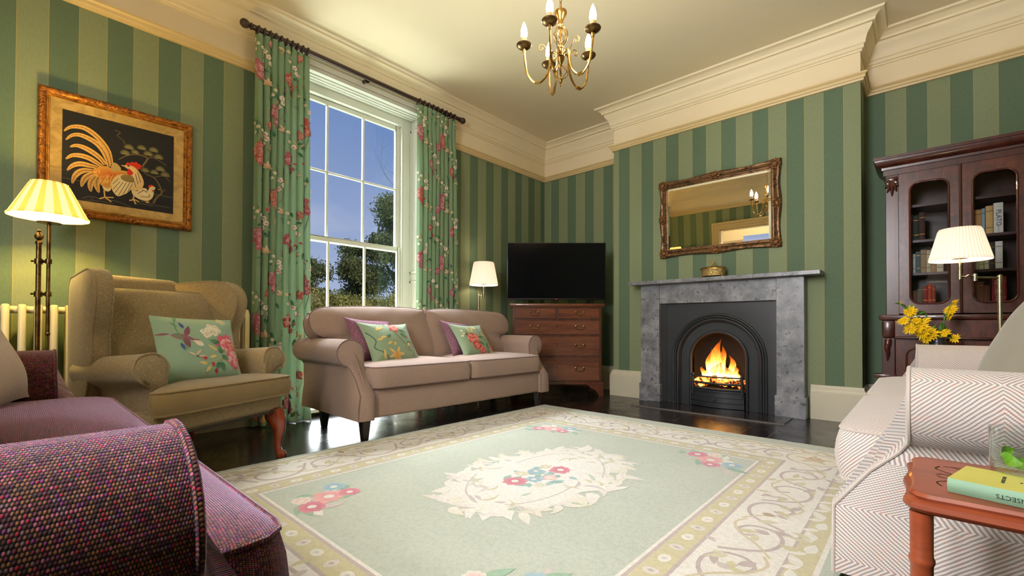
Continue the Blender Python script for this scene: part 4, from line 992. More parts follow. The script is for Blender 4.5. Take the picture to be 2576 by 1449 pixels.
# ================================================================ fireplace
F=thing('fireplace','grey fossil marble fireplace with arched black cast iron insert','fireplace',(2.335,0,0))
def fx(x): return x-2.335
mb=MB(); mb.bx(fx(1.516),fx(3.145),-.556,-DB-.001,1.158,1.192); build('mantel_shelf',mb,M['marble'],F,bevel=.003)
for x0,x1 in ((1.612,1.805),(2.825,3.025)):
    mb=MB(); mb.bx(fx(x0),fx(x1),-.47,-DB-.001,.17,1.158); build('jamb',mb,M['marble'],F,bevel=.003)
    mb=MB(); mb.bx(fx(x0-.012),fx(x1+.012),-.482,-DB-.001,0.0,.176); build('plinth_block',mb,M['marble'],F,bevel=.003)
mb=MB(); mb.bx(fx(1.805),fx(2.825),-.462,-DB-.001,.968,1.158); build('lintel',mb,M['marble'],F,bevel=.003)
# insert plate with arched hole
zc,ri,ro=.45,.237,.41
def archpts(r,n=24,z0=0.0): return [(-r,z0+(zc-z0)*k/6) for k in range(6)]+[(r*math.cos(PI-PI*k/n),zc+r*math.sin(PI-PI*k/n)) for k in range(n+1)]+[(r,zc-(zc-z0)*k/6) for k in range(1,7)]
mb=MB(); A0=archpts(ro)
def outer_pt(x,z):
    X0,ZT=.475,.958
    dx,dz=x,z-zc
    if z<=zc: return (math.copysign(X0,x),z)
    s=min(X0/abs(dx) if abs(dx)>1e-6 else 1e9,(ZT-zc)/dz if dz>1e-6 else 1e9); return (dx*s,zc+dz*s)
yf=-.425
for y_,rows in ((yf,None),):
    O=[outer_pt(x,z) for x,z in A0]; mb.grid([[(x,yf,z) for x,z in O],[(x,yf,z) for x,z in A0]])
# fill corners of plate
mb.bx(-.475,-.40,yf+.001,yf+.02,.75,.958); mb.bx(.40,.475,yf+.001,yf+.02,.75,.958)
# returns to surround
mb.bx(-.53,-.47,yf-.005,yf+.05,0,.968); mb.bx(.47,.49,yf-.005,yf+.05,0,.968); mb.bx(-.53,.49,yf+.005,yf+.05,.955,.97)
# recessed splay between outer moulding and inner ring
A1=archpts(.345);A2=archpts(.255);A3=archpts(ri)
mb.grid([[(x,yf,z) for x,z in A0],[(x,yf+.005,z) for x,z in archpts(.36)],[(x,yf+.03,z) for x,z in A1],[(x,yf+.035,z) for x,z in A2],[(x,yf+.02,z) for x,z in A3],[(x,yf+.09,z) for x,z in A3]])
build('iron_plate',mb,M['iron'],F,ang=35)
for nm,r,y,rad in (('arch_moulding',.405,yf-.004,.012),('arch_moulding',.385,yf-.006,.009),('arch_moulding',.362,yf-.002,.013),('arch_moulding',.345,yf+.012,.006),('arch_moulding',.247,yf+.02,.013)):
    mb=MB(); mb.tube([(x,y,z) for x,z in archpts(r)],rad,8); build(nm,mb,M['iron'],F)
# fire chamber
mb=MB(); rows=[]
for k,(s_,y) in enumerate(((1,yf+.06),(1,yf+.12),(.82,yf+.22),(.62,yf+.27),(.35,yf+.285))):
    rows.append([(x*s_,y,(zc-.06)+(z-(zc-.06))*(s_ if z>zc-.06 else 1)) for x,z in A3])
mb.grid(rows); mb.add([rows[-1][0],rows[-1][-1]]+[ (0,yf+.285,.4)],[(0,1,2)]); n=len(A3); mb.add(rows[-1],[list(range(n))])
mb.bx(-ri,ri,yf+.02,yf+.285,.155,.165)
build('fire_chamber',mb,M['soot'],F)
mb=MB(); mb.bx(-.36,.36,yf+.30,yf+.31,.0,.95); build('chamber_back',mb,M['soot'],F)
# grate bars, lip, ash pan
def bow(x,d=.055): return yf-.005-d*math.cos(x/.225*PI/2)
for z,r in ((.287,.0065),(.228,.011),(.178,.012)):
    mb=MB(); mb.tube([(x,bow(x),z) for x in [-.225+.45*k/16 for k in range(17)]],r,8); build('grate_bar',mb,M['iron'],F)
for x in (-.215,.215):
    mb=MB(); mb.lathe([(.012,.12),(.012,.29),(.018,.296),(.012,.31),(.004,.318)],12,c=(x,yf-.012,0)); build('grate_post',mb,M['iron'],F)
mb=MB(); xs=[-.232+.464*k/16 for k in range(17)]
prof=[(.172,.0),(.165,.012),(.15,.012),(.145,.0),(.105,.0),(.10,.008),(.06,.008),(.055,.0),(.012,.0),(.012,-.02)]
mb.grid([[(x,bow(x,.05)-o,z) for x in xs] for z,o in prof]); mb.add([(xs[0],yf,.172)]+[(x,bow(x,.05),.172) for x in xs]+[(xs[-1],yf,.172)],[list(range(19))])
ap=build('ash_pan_cover',mb,M['iron'],F,ang=30); mb=MB(); mb.sphere((0,bow(0,.05)-.02,.085),.012); build('knob',mb,M['iron'],ap)
# hearth
mb=MB(); mb.bx(fx(1.70),fx(2.945),-.825,-.43,.0,.008); build('hearth_slab',mb,flat('black_hearth_tile',S(20,18,18),.16,ns=9,var=.5),F)
mb=MB()
for k in range(4): mb.bx(fx(1.70),fx(2.945),-.80+.085*k,-.797+.085*k,.0078,.0086)
for k in range(9):
    for q in range(4): mb.bx(fx(1.76+.14*k+(q%2)*.07),fx(1.7625+.14*k+(q%2)*.07),-.80+.085*q,-.80+.085*(q+1) if q<3 else -.46,.0078,.0086)
build('tile_joint',mb,flat('hearth_joint',S(58,54,52),.6),F,smooth=False)
mb=MB(); mb.bx(fx(1.69),fx(2.955),-.832,-.824,0,.009); build('hearth_edge',mb,flat('worn_hearth_edge',S(96,88,82),.6,ns=60,var=.5),F)
# coal fire
CF=thing('coal_fire','burning coal fire with orange flames in the arched grate','fire',(2.335,0,0))
rr=random.Random(4); mb=MB()
for k in range(70):
    a=rr.uniform(-.19,.19); y=rr.uniform(bow(a)+.018,yf+.16); z=.185+rr.uniform(0,.06)+.05*(1-abs(a)/.2); r=rr.uniform(.016,.03)
    b=len(mb.v); mb.sphere((a,y,z),r,7,5,(1,1,.8))
    for i in range(b,len(mb.v)): mb.v[i]=mb.v[i]+Vector((rr.uniform(-1,1),rr.uniform(-1,1),rr.uniform(-1,1)))*r*.22
o=build('coals',mb,M['coal'],CF,ang=25); o['kind']='stuff'
def flame(x,y,z,h,w,lean,seed):
    mb=MB(); rows=[];r=random.Random(seed)
    for i in range(17):
        t=i/16; ww=w*(math.sin(PI*min(1,t*.86+.14))**.8)*(1-t)**.32
        cx_=x+lean*t*t+.022*math.sin(6*t+seed)*t; cy_=y+.012*math.cos(5*t+seed)*t
        rows.append([(cx_+ww*math.cos(2*PI*k/12)*(1+.28*math.sin(3*k+6*t+seed)*t),cy_+ww*.5*math.sin(2*PI*k/12),z+h*t) for k in range(12)])
    mb.grid(rows,cu=True); build('flame',mb,M['flame'],CF,ang=180)
for a in ((-.03,-.35,.27,.36,.062,.03,1),(-.07,-.36,.27,.27,.045,-.02,2),(.01,-.33,.27,.30,.05,.0,3),(.105,-.35,.27,.22,.035,-.01,4),(.07,-.37,.26,.13,.04,.01,5),(-.13,-.36,.26,.11,.035,-.015,6),(.15,-.34,.26,.10,.03,.01,7),(.0,-.39,.26,.16,.07,.0,8),(-.10,-.33,.26,.15,.03,.02,9),(.135,-.37,.26,.14,.028,.0,10)): flame(*a)
# ================================================================ overmantel mirror
MX=thing('wall_mirror','rectangular mirror in a carved bronze-gilt frame above the mantel shelf','mirror',(2.3125,-DB-.012,1.805),rot=(math.radians(2.2),0,math.radians(1.0)))
hw,hh=.5375,.38
def frame_ring(mb,prof,wx,wz,sweep=0,segs=24):
    # prof: list (inset from outer edge, height off the wall); mitred rectangle, optional swept (wavy) outer edge
    def edge(ax0,az0,ax1,az1,nx,nz):
        rows=[]
        for i in range(segs+1):
            t=i/segs; row=[]
            for q,(ins,h) in enumerate(prof):
                sw=0
                if sweep and ins<.06: sw=-sweep*(math.sin(2*PI*t)**2)*(1-ins/.06)
                px=ax0+(ax1-ax0)*t; pz=az0+(az1-az0)*t
                # shrink along mitre
                px=px*(1-ins/abs(wx)) if True else px; pz=pz*(1-ins/abs(wz))
                row.append((px+nx*sw,-h,pz+nz*sw))
            rows.append(row)
        mb.grid(rows)
    edge(-wx,-wz,wx,-wz,0,-1);edge(wx,-wz,wx,wz,1,0);edge(wx,wz,-wx,wz,0,1);edge(-wx,wz,-wx,-wz,-1,0)
mb=MB(); frame_ring(mb,[(0,0),(.002,.022),(.012,.036),(.028,.038),(.045,.026),(.055,.02),(.06,.026),(.068,.026),(.072,.018),(.082,.016),(.084,.010)],hw,hh,.014)
fo=build('mirror_frame',mb,M['bronzegilt'],MX,ang=50)
mb=MB(); mb.add([(-hw+.08,-.012,-hh+.08),(hw-.08,-.012,-hh+.08),(hw-.08,-.012,hh-.08),(-hw+.08,-.012,hh-.08)],[(0,1,2,3)])
b=.022; xi,zi=hw-.08,hh-.08
mb=MB(); mb.add([(-xi,-.0105,-zi),(xi,-.0105,-zi),(xi,-.0105,zi),(-xi,-.0105,zi),(-xi+b,-.0118,-zi+b),(xi-b,-.0118,-zi+b),(xi-b,-.0118,zi-b),(-xi+b,-.0118,zi-b)],[(4,5,6,7),(0,1,5,4),(1,2,6,5),(2,3,7,6),(3,0,4,7)])
build('mirror_glass',mb,M['mirror'],MX,smooth=False)
mb=MB(); mb.bx(-hw+.03,hw-.03,-.004,.0,-hh+.03,hh-.03); build('backboard',mb,M['polewood'],MX)
def ornament(x,z,sx,sz,seed):
    mb=MB(); r=random.Random(seed); mb.sphere((x,-.036,z),1,14,8,(sx*.55,.014,sz*.55))
    for k in range(9):
        a=2*PI*k/9; mb.sphere((x+sx*.75*math.cos(a),-.034,z+sz*.75*math.sin(a)),1,8,6,(sx*.3,.012,sz*.3))
    for k in range(5):
        a=2*PI*k/5+.3; mb.sphere((x+sx*.35*math.cos(a),-.046,z+sz*.35*math.sin(a)),1,8,6,(sx*.16,.007,sz*.16))
    build('carved_ornament',mb,M['bronzecarved'],fo)
for sx in (-1,1):
    for sz in (-1,1): ornament(sx*(hw-.046),sz*(hh-.046),.046,.046,1)
    ornament(sx*(hw-.034),0,.034,.05,2)
for sz in (-1,1): ornament(0,sz*(hh-.034),.06,.034,3)
# brass casket on the mantel
B=thing('trinket_box','ornate antique brass trinket box with a fleur-de-lis finial on the mantel shelf','box',(2.313,-.455,1.192))
mb=MB(); mb.M=Matrix.Diagonal((1.25,.72,1,1)); mb.lathe([(.085,.014),(.088,.018),(.088,.024),(.083,.03),(.084,.066),(.09,.072),(.09,.078)],32); build('body',mb,M['crystal'],B)
mb=MB(); mb.M=Matrix.Diagonal((1.25,.72,1,1)); mb.lathe([(.092,.078),(.092,.084),(.085,.092),(.07,.097),(.03,.104),(.012,.108),(.004,.11)],32); lo=build('lid',mb,M['brass'],B)
mb=MB(); mb.lathe([(.012,.108),(.008,.114),(.006,.12),(.009,.124),(.005,.128)],12); mb.sphere((0,0,.144),1,10,8,(.006,.005,.02))
for sg in (-1,1): mb.tube([(0,0,.13),(sg*.008,0,.14),(sg*.018,0,.148),(sg*.022,0,.142),(sg*.018,0,.136)],[.004,.005,.005,.004,.003],6)
build('finial',mb,M['crystal'],lo)
for a in (.6,2.54,3.74,5.68):
    mb=MB(); x,y=.105*math.cos(a),.06*math.sin(a); mb.tube([(x*.95,y*.95,.03),(x*1.02,y*1.02,.018),(x*1.05,y*1.05,.008),(x*1.12,y*1.12,.005)],[.012,.009,.007,.006],8); build('foot',mb,M['crystal'],B)
# ================================================================ rooster picture
PT=thing('framed_picture','framed embroidery of a rooster, hen and chick on black, above the left radiator','picture',(.0,-4.303,1.75),math.radians(90))
# local: x=along wall (+y world), -y = into the room
hw,hh=.367,.362
mb=MB(); frame_ring(mb,[(0,0),(.0,.03),(.006,.042),(.02,.046),(.032,.038),(.036,.03)],hw,hh); build('carved_frame',mb,M['giltcarved'],PT,ang=50)
mb=MB(); frame_ring(mb,[(.034,.02),(.036,.034),(.04,.034),(.043,.028),(.048,.03),(.05,.024)],hw,hh); build('bead_moulding',mb,M['gilt'],PT,ang=50)
mb=MB(); frame_ring(mb,[(.047,.026),(.05,.024),(.10,.016),(.102,.012)],hw,hh); build('gold_slip',mb,M['slip'],PT,ang=50)
D_={'feat':[[(-0.259,0.131),(-0.236,0.16),(-0.204,0.175),(-0.17,0.176),(-0.131,0.155),(-0.091,0.114),(-0.061,0.062),(-0.047,-0.009)],[(-0.251,0.082),(-0.226,0.115),(-0.194,0.129),(-0.155,0.121),(-0.116,0.1),(-0.086,0.062),(-0.065,0.007),(-0.06,-0.026)],[(-0.233,0.045),(-0.207,0.061),(-0.174,0.059),(-0.135,0.041),(-0.1,0.014),(-0.077,-0.02)],[(-0.25,-0.032),(-0.225,-0.004),(-0.192,0.006),(-0.154,0.002),(-0.12,-0.015),(-0.09,-0.034)],[(-0.244,-0.097),(-0.22,-0.062),(-0.187,-0.043),(-0.149,-0.043),(-0.11,-0.046)],[(-0.221,-0.169),(-0.214,-0.132),(-0.196,-0.098),(-0.168,-0.077),(-0.129,-0.071)],[(-0.182,-0.18),(-0.174,-0.142),(-0.158,-0.111),(-0.129,-0.084)],[(-0.14,-0.2),(-0.143,-0.167),(-0.136,-0.132),(-0.119,-0.102)],[(-0.104,-0.199),(-0.113,-0.167),(-0.116,-0.134),(-0.107,-0.105)]],'poly':{'body':[(-0.136,-0.073),(-0.11,-0.042),(-0.07,-0.027),(-0.039,-0.038),(0.008,-0.034),(0.04,-0.035),(0.053,-0.052),(0.019,-0.071),(-0.028,-0.096),(-0.046,-0.131),(-0.058,-0.161),(-0.084,-0.157),(-0.104,-0.138),(-0.126,-0.11)],'saddle':[(-0.048,-0.05),(-0.045,-0.001),(-0.021,0.001),(-0.003,-0.026),(-0.013,-0.04)],'thigh':[(-0.089,-0.145),(-0.056,-0.134),(-0.049,-0.166),(-0.063,-0.181),(-0.081,-0.175)],'neck':[(0.01,-0.003),(0.028,0.007),(0.05,0.008),(0.077,-0.011),(0.099,-0.048),(0.11,-0.088),(0.1,-0.125),(0.068,-0.148),(0.046,-0.145),(0.059,-0.093),(0.045,-0.061),(0.033,-0.043),(0.028,-0.018)],'comb':[(0.018,0.005),(0.027,0.023),(0.039,0.021),(0.047,0.033),(0.058,0.029),(0.071,0.038),(0.079,0.028),(0.092,0.027),(0.095,0.004),(0.08,-0.01),(0.061,0.004),(0.034,0.006)],'wattle':[(0.028,-0.027),(0.034,-0.014),(0.053,-0.031),(0.055,-0.045),(0.04,-0.057),(0.027,-0.048)],'wing':[(-0.049,-0.146),(-0.041,-0.103),(-0.018,-0.071),(0.013,-0.058),(0.056,-0.072),(0.059,-0.107),(0.046,-0.145),(0.025,-0.174),(0.007,-0.188),(-0.017,-0.201),(-0.038,-0.179)],'wingtop':[(0.008,-0.061),(0.045,-0.056),(0.059,-0.075),(0.054,-0.1),(0.008,-0.096),(-0.005,-0.077)],'chick':[(0.049,-0.148),(0.073,-0.149),(0.106,-0.121),(0.134,-0.126),(0.138,-0.108),(0.153,-0.098),(0.17,-0.106),(0.162,-0.126),(0.159,-0.162),(0.143,-0.191),(0.118,-0.203),(0.084,-0.196),(0.057,-0.177)],'ccomb':[(0.132,-0.114),(0.133,-0.096),(0.142,-0.098),(0.147,-0.089),(0.162,-0.096),(0.15,-0.101)],'cwattle':[(0.15,-0.125),(0.162,-0.122),(0.159,-0.139)]},'line':{'leg':[[(-0.081,-0.177),(-0.077,-0.22)],[(-0.077,-0.22),(-0.102,-0.235)],[(-0.077,-0.22),(-0.047,-0.242)],[(-0.077,-0.221),(-0.036,-0.214)],[(0.06,-0.177),(0.057,-0.205),(0.039,-0.216)],[(0.057,-0.202),(0.071,-0.234)],[(0.057,-0.202),(0.086,-0.215)],[(0.123,-0.198),(0.126,-0.212),(0.137,-0.204)]],'trunk':[[(0.16,-0.209),(0.179,-0.165),(0.203,-0.131),(0.19,-0.083),(0.161,-0.04),(0.121,-0.027),(0.107,-0.003)],[(0.099,0.012),(0.121,0.057),(0.127,0.079),(0.098,0.088),(0.06,0.084),(0.023,0.065),(-0.014,0.031)],[(0.127,0.079),(0.16,0.088),(0.2,0.072),(0.227,0.053)],[(0.161,-0.04),(0.213,-0.018),(0.248,-0.051)],[(-0.034,0.21),(-0.008,0.201),(-0.023,0.179),(0.006,0.157),(0.012,0.135)],[(0.203,-0.131),(0.222,-0.105)]],'ground':[[(-0.18,-0.249),(-0.142,-0.228),(-0.098,-0.234),(-0.027,-0.233),(0.047,-0.255)],[(0.036,-0.218),(0.101,-0.209),(0.168,-0.218),(0.247,-0.223)],[(-0.274,-0.143),(-0.089,-0.149)],[(0.162,-0.147),(0.264,-0.151)],[(-0.166,-0.255),(-0.098,-0.248),(-0.037,-0.249)],[(-0.142,-0.237),(-0.127,-0.244)],[(0.063,-0.221),(0.101,-0.223),(0.157,-0.227)]],'wl':[[(-0.04,-0.164),(-0.007,-0.108)],[(-0.03,-0.182),(0.008,-0.108)],[(-0.014,-0.196),(0.024,-0.104)],[(0.007,-0.185),(0.04,-0.104)],[(0.03,-0.166),(0.054,-0.104)],[(-0.041,-0.13),(-0.013,-0.089)],[(0.079,-0.165),(0.106,-0.138)],[(0.092,-0.177),(0.134,-0.175),(0.137,-0.156)],[(0.1,-0.132),(0.128,-0.147)],[(0.067,-0.042),(0.081,-0.102)],[(0.077,-0.025),(0.094,-0.091)],[(0.056,-0.072),(0.07,-0.125)]]},'fan':[(0.035,0.125,0.028),(0.098,0.139,0.026),(0.159,0.143,0.028),(0.017,0.084,0.028),(0.065,0.102,0.022),(0.131,0.11,0.028),(0.185,0.104,0.028),(0.116,-0.001,0.025),(0.195,0.027,0.029),(0.164,-0.003,0.025),(0.221,-0.003,0.029)]}
mb=MB(); mb.col=S(26,25,26); xs=[-.275+.55*k/20 for k in range(21)]; mb.grid([[(x,-.012,-.27+.54*j/20) for x in xs] for j in range(21)]); mb.col=None
p=Paint(mb,lambda a,b,off:Vector((a,-.012-off,b)),.0006,4e-6)
BR=S(104,84,52); GO=S(206,160,82); GO2=S(150,104,48); CRM=S(226,200,140); REDD=S(196,44,26); DKB=S(70,44,22)
for L in D_['line']['ground']: p.stem(L,.004,S(92,84,56))
for L in D_['line']['trunk']: p.stem(L,lambda t:.011-.006*t if len(L)>6 else .004,BR)
for x,z,r in D_['fan']:
    for k in range(13):
        a=PI*.02+PI*.96*k/12; p.leaf(x,z-r*.45,r*1.15*(.85+.15*math.sin(a)),.007,a,S(132,122,74),S(90,84,54),n=3)
for L in D_['feat']:
    sm=smoothpoly(L,4,False); m=len(sm)
    p.stem(L,lambda t:.002+.027*math.sin(PI*(.02+.84*t))**.8,GO); p.off+=.0004
    p.stem(L,lambda t:.002+.006*t,GO2)
    for q in range(3,m-2,2):
        a=math.atan2(sm[q+1][1]-sm[q][1],sm[q+1][0]-sm[q][0])
        for sg in (-1,1): p.leaf(sm[q][0],sm[q][1],.014,.0018,a+PI+sg*.8,GO2,S(170,124,58),n=2)
p.off=.0022
Q=D_['poly']
p.poly(smoothpoly(Q['thigh'],3),CRM); p.poly(smoothpoly(Q['body'],3),S(206,150,64),6,S(186,76,22)); p.off=.003
rr=random.Random(2)
for k in range(46):
    bx_=[q for q in Q['body']]; a=rr.uniform(-.10,.05); z=rr.uniform(-.12,-.02)
    cxb=sum(q[0] for q in bx_)/len(bx_); czb=sum(q[1] for q in bx_)/len(bx_)
    x=cxb+rr.uniform(-.07,.06); z=czb+rr.uniform(-.03,.03)
    p.leaf(x,z,.04,.006,-1.9+rr.uniform(-.3,.3),rr.choice([S(190,70,22),S(214,120,36),S(226,160,60)]),S(236,190,90),n=3)
p.poly(smoothpoly(Q['saddle'],3),S(176,150,90)); p.poly(smoothpoly(Q['neck'],3),S(220,180,110),5,S(232,204,150)); p.poly(smoothpoly(Q['chick'],3),S(222,196,136),5,S(232,212,164))
p.off=.0036
p.poly(smoothpoly(Q['wing'],3),S(226,198,130),5,S(236,214,160)); p.poly(smoothpoly(Q['wingtop'],3),S(140,116,62)); p.poly(smoothpoly(Q['comb'],2),REDD); p.poly(smoothpoly(Q['wattle'],2),REDD); p.poly(Q['ccomb'],REDD); p.poly(Q['cwattle'],REDD)
p.off=.0044
for L in D_['line']['leg']: p.stem(L,.007,S(206,164,90))
for L in D_['line']['wl']: p.stem(L,.0025,DKB)
nk=Q['neck']; p.disc(nk[1][0]+.004,nk[1][1]-.006,.006,.005,S(60,60,80),10); p.disc(nk[1][0]+.004,nk[1][1]-.006,.0025,.0025,S(10,10,10),8); p.leaf(nk[0][0]+.006,nk[0][1]-.003,.02,.008,PI-.15,S(214,160,60),n=3)
ck=Q['chick'][6]; p.disc(ck[0]+.006,ck[1]-.008,.004,.004,S(20,20,20),8); p.leaf(Q['chick'][6][0]+.012,Q['chick'][6][1]-.006,.014,.005,-.2,S(210,160,70),n=3)
build('embroidered_panel',mb,M['attr'],PT,smooth=False)
mb=MB(); mb.bx(-hw+.02,hw-.02,-.008,0,-hh+.02,hh-.02); build('backboard',mb,M['polewood'],PT)
# ================================================================ chest of drawers with television
CH=thing('chest_of_drawers','mahogany chest of drawers with brass swan-neck handles in the far left corner','chest of drawers',(.848,-.857,0),math.radians(42.2))
mb=MB(); mb.bx(-.475,.475,.012,.45,.135,.945); build('carcass',mb,M['chestdark'],CH,bevel=.003)
mb=MB(); mb.bx(-.505,.505,-.012,.46,.955,.985,.006); mb.bx(-.492,.492,.0,.455,.945,.957); build('top',mb,M['chestwood'],CH,bevel=.002)
mb=MB(); mb.bx(-.492,.492,-.008,.45,.122,.150); build('base_moulding',mb,M['chestdark'],CH,bevel=.005)
for sx in (-1,1):
    mb=MB(); pr=[(sx*.492,0),(sx*.492,.125),(sx*.30,.125),(sx*.335,.112),(sx*.36,.085),(sx*.395,.075),(sx*.42,.05),(sx*.438,.02),(sx*.44,0)]
    mb.prism(pr,lambda a,b,h:(a,h,b),-.006,.02); build('bracket_foot',mb,M['chestdark'],CH,ang=30)
    mb=MB(); mb.bx(sx*.40,sx*.475,.38,.44,0,.13); build('bracket_foot',mb,M['chestdark'],CH)
def drawer(x0,x1,z0,z1,handles):
    mb=MB(); mb.bx(x0,x1,-.002,.2,z0,z1); d=build('drawer',mb,M['chestwood'],CH,bevel=.003)
    mb=MB(); t=.006
    for a in ((x0,x1,z0,z0+t),(x0,x1,z1-t,z1),(x0,x0+t,z0,z1),(x1-t,x1,z0,z1)): mb.bx(a[0],a[1],-.007,.0,a[2],a[3])
    build('cock_bead',mb,M['chestdark'],d)
    zc_=(z0+z1)/2
    for hx in handles:
        mb=MB()
        for s in (-1,1):
            mb.M=Matrix.Translation((hx+s*.042,-.002,zc_+.012))@Matrix.Rotation(PI/2,4,'X'); mb.lathe([(.013,0),(.012,.003),(.006,.005),(.005,.014),(.007,.017),(.001,.02)],12)
        mb.M=None
        mb.tube([(hx-.042,-.016,zc_+.012),(hx-.046,-.018,zc_-.006),(hx-.03,-.02,zc_-.016),(hx-.018,-.02,zc_-.022),(hx,-.021,zc_-.020),(hx+.018,-.02,zc_-.022),(hx+.03,-.02,zc_-.016),(hx+.046,-.018,zc_-.006),(hx+.042,-.016,zc_+.012)],.0035,6)
        build('swan_neck_handle',mb,M['bronze'],d)
    xk=(x0+x1)/2; mb=MB(); mb.prism([(xk-.004,zc_+.0),(xk+.004,zc_+.0),(xk+.002,zc_+.012),(xk+.0065,zc_+.018),(xk+.004,zc_+.026),(xk-.004,zc_+.026),(xk-.0065,zc_+.018),(xk-.002,zc_+.012)],lambda a,b,h:(a,h,b),-.0045,.0); build('keyhole',mb,M['blackpl'],d)
hx=.243
drawer(-.452,-.012,.825,.938,(-hx,)); drawer(.012,.452,.825,.938,(hx,))
drawer(-.452,.452,.655,.808,(-hx,hx)); drawer(-.452,.452,.43,.638,(-hx,hx)); drawer(-.452,.452,.165,.412,(-hx,hx))
TV=thing('television','black flat-screen television standing on the mahogany chest','television',(.848+.671*-.10,-.857+.7408*.10,.985),math.radians(42.2))
mb=MB(); mb.bx(-.538,.538,-.005,.035,.045,.668,.004); mb.bx(-.40,.40,.03,.07,.08,.45,.01); build('housing',mb,M['blackpl'],TV)
mb=MB(); mb.bx(-.528,.528,-.0065,-.004,.062,.660); build('screen',mb,M['screen'],TV,smooth=False)
for x in (-.36,.36):
    mb=MB(); mb.tube([(x-.0,-.10,.006),(x,-.04,.012),(x,.01,.05)],.008,8); mb.tube([(x,.01,.05),(x,.06,.012),(x,.12,.006)],.008,8); build('stand_foot',mb,M['blackpl'],TV)
mb=MB(); mb.bx(-.006,.006,-.0075,-.005,.051,.055); build('standby_light',mb,M['led'],TV)
PC=thing('power_cable','black power cable trailing down beside the mahogany chest from the television','cable',(.848+.671*-.10,-.857+.7408*.10,.985),math.radians(42.2))
mb=MB(); mb.tube(smoothpoly([(-.40,.06,.10),(-.52,.06,.03),(-.555,.08,-.10),(-.56,.09,-.40),(-.54,.12,-.9),(-.54,.2,-.975)],5,False),.004,6); build('power_cable',mb,M['wire'],PC)
# ================================================================ bookcase
BK=thing('glazed_bookcase','dark mahogany glazed bookcase in the right alcove','bookcase',(3.93,0,0))
w_,b_=M['bookwood'],M['bookdark']
UX=.40; yF=-.36
mb=MB(); mb.bx(-UX,-UX+.03,yF+.012,-.012,.83,1.90); mb.bx(UX-.03,UX,yF+.012,-.012,.83,1.90); mb.bx(-UX,UX,-.035,-.012,.83,1.90); mb.bx(-UX,UX,yF+.012,-.012,1.86,1.9); build('upper_case',mb,b_,BK)
for z in (1.625,1.365,1.125,.895):
    mb=MB(); mb.bx(-UX+.03,UX-.03,-.315,-.035,z,z+.018); build('shelf',mb,b_,BK)
for sx in (-1,1):
    mb=MB(); mb.bx(sx*UX,sx*(UX-.075),yF,yF+.03,.83,1.88); build('stile',mb,b_,BK,bevel=.003)
    cx_=sx*(UX-.0375); mb=MB()
    mb.bx(cx_-.032,cx_+.032,yF-.016,yF,1.832,1.862,.005)
    for k,(dx,dz,L) in enumerate(((0,-.0,.115),(-.018,.0,.085),(.018,0,.085),(-.026,-.01,.05),(.026,-.01,.05))):
        mb.tube([(cx_+dx*.4,yF-.012,1.835),(cx_+dx*.9,yF-.02,1.835-L*.4),(cx_+dx*1.2,yF-.014,1.835-L*.8),(cx_+dx*1.5,yF-.006,1.835-L)],[.012,.012,.008,.003],8)
    build('carved_leaf_bracket',mb,M['bookbead'],BK)
    # door
    x0,x1=(-UX+.075,-.004) if sx<0 else (.004,UX-.075); z0,z1=.845,1.875
    if sx<0: gx0,gx1=x0+.062,x1-.055
    else: gx0,gx1=x0+.055,x1-.062
    gz0,gz1=.915,1.795
    hole=roundrect(gx0,gx1,gz0,gz1,.055,6)
    # square the bottom corners
    hole=[(a,b) if b>1.3 else ((gx1-.004 if a>(gx0+gx1)/2 else gx0+.004) if False else a,b) for a,b in hole]
    def outp(a,b):
        cx,cz=(gx0+gx1)/2,(gz0+gz1)/2; dx,dz=a-cx,b-cz
        s=min(((x1-x0)/2)/abs(dx) if abs(dx)>1e-6 else 9e9,((z1-z0)/2)/abs(dz) if abs(dz)>1e-6 else 9e9)
        # project to rectangle
        ocx,ocz=(x0+x1)/2,(z0+z1)/2
        return (min(max(ocx+dx*s,x0),x1),min(max(ocz+dz*s,z0),z1))
    hh_=resample(hole,160)
    O=[outp(a,b) for a,b in hh_]
    for q,(ca,cb) in enumerate(((x0,z0),(x1,z0),(x1,z1),(x0,z1))):
        k=min(range(len(O)),key=lambda i:math.dist(O[i],(ca,cb))); O[k]=(ca,cb)
    mb=MB(); mb.grid([[(a,yF+.02,b) for a,b in O],[(a,yF-.004,b) for a,b in O],[(a,yF-.004,b) for a,b in hh_],[(a,yF+.02,b) for a,b in hh_]],cu=True)
    do=build('door',mb,w_,BK,ang=30)
    mb=MB(); mb.tube([(a,yF-.005,b) for a,b in hh_]+[(hh_[0][0],yF-.005,hh_[0][1])],.007,8,cap=False); build('glazing_bead',mb,M['bookbead'],do)
    mb=MB(); mb.add([(a,yF+.006,b) for a,b in hh_],[list(range(len(hh_)))]); build('glass_pane',mb,M['casegl'],do,smooth=False)
mb=MB(); mb.tube([(0,yF-.008,.845),(0,yF-.008,1.875)],.008,8); build('astragal',mb,b_,BK)
# cornice
pr=[(0,1.875),(.012,1.875),(.012,1.915),(.02,1.918),(.022,1.935),(.034,1.943),(.05,1.955),(.058,1.972),(.06,1.985),(.066,1.987),(.066,2.008),(0,2.008)]
mb=MB(); rows=[]
for (x,y,nx,ny) in ((-UX,-.02,-1,0),(-UX,yF,-1,-1),(UX,yF,1,-1),(UX,-.02,1,0)): rows.append([(x+nx*o,y+ny*o,z) for o,z in pr])
mb.grid(rows); mb.add([(r[-2]) for r in rows],[(0,1,2,3)]); build('cornice',mb,b_,BK,ang=30)
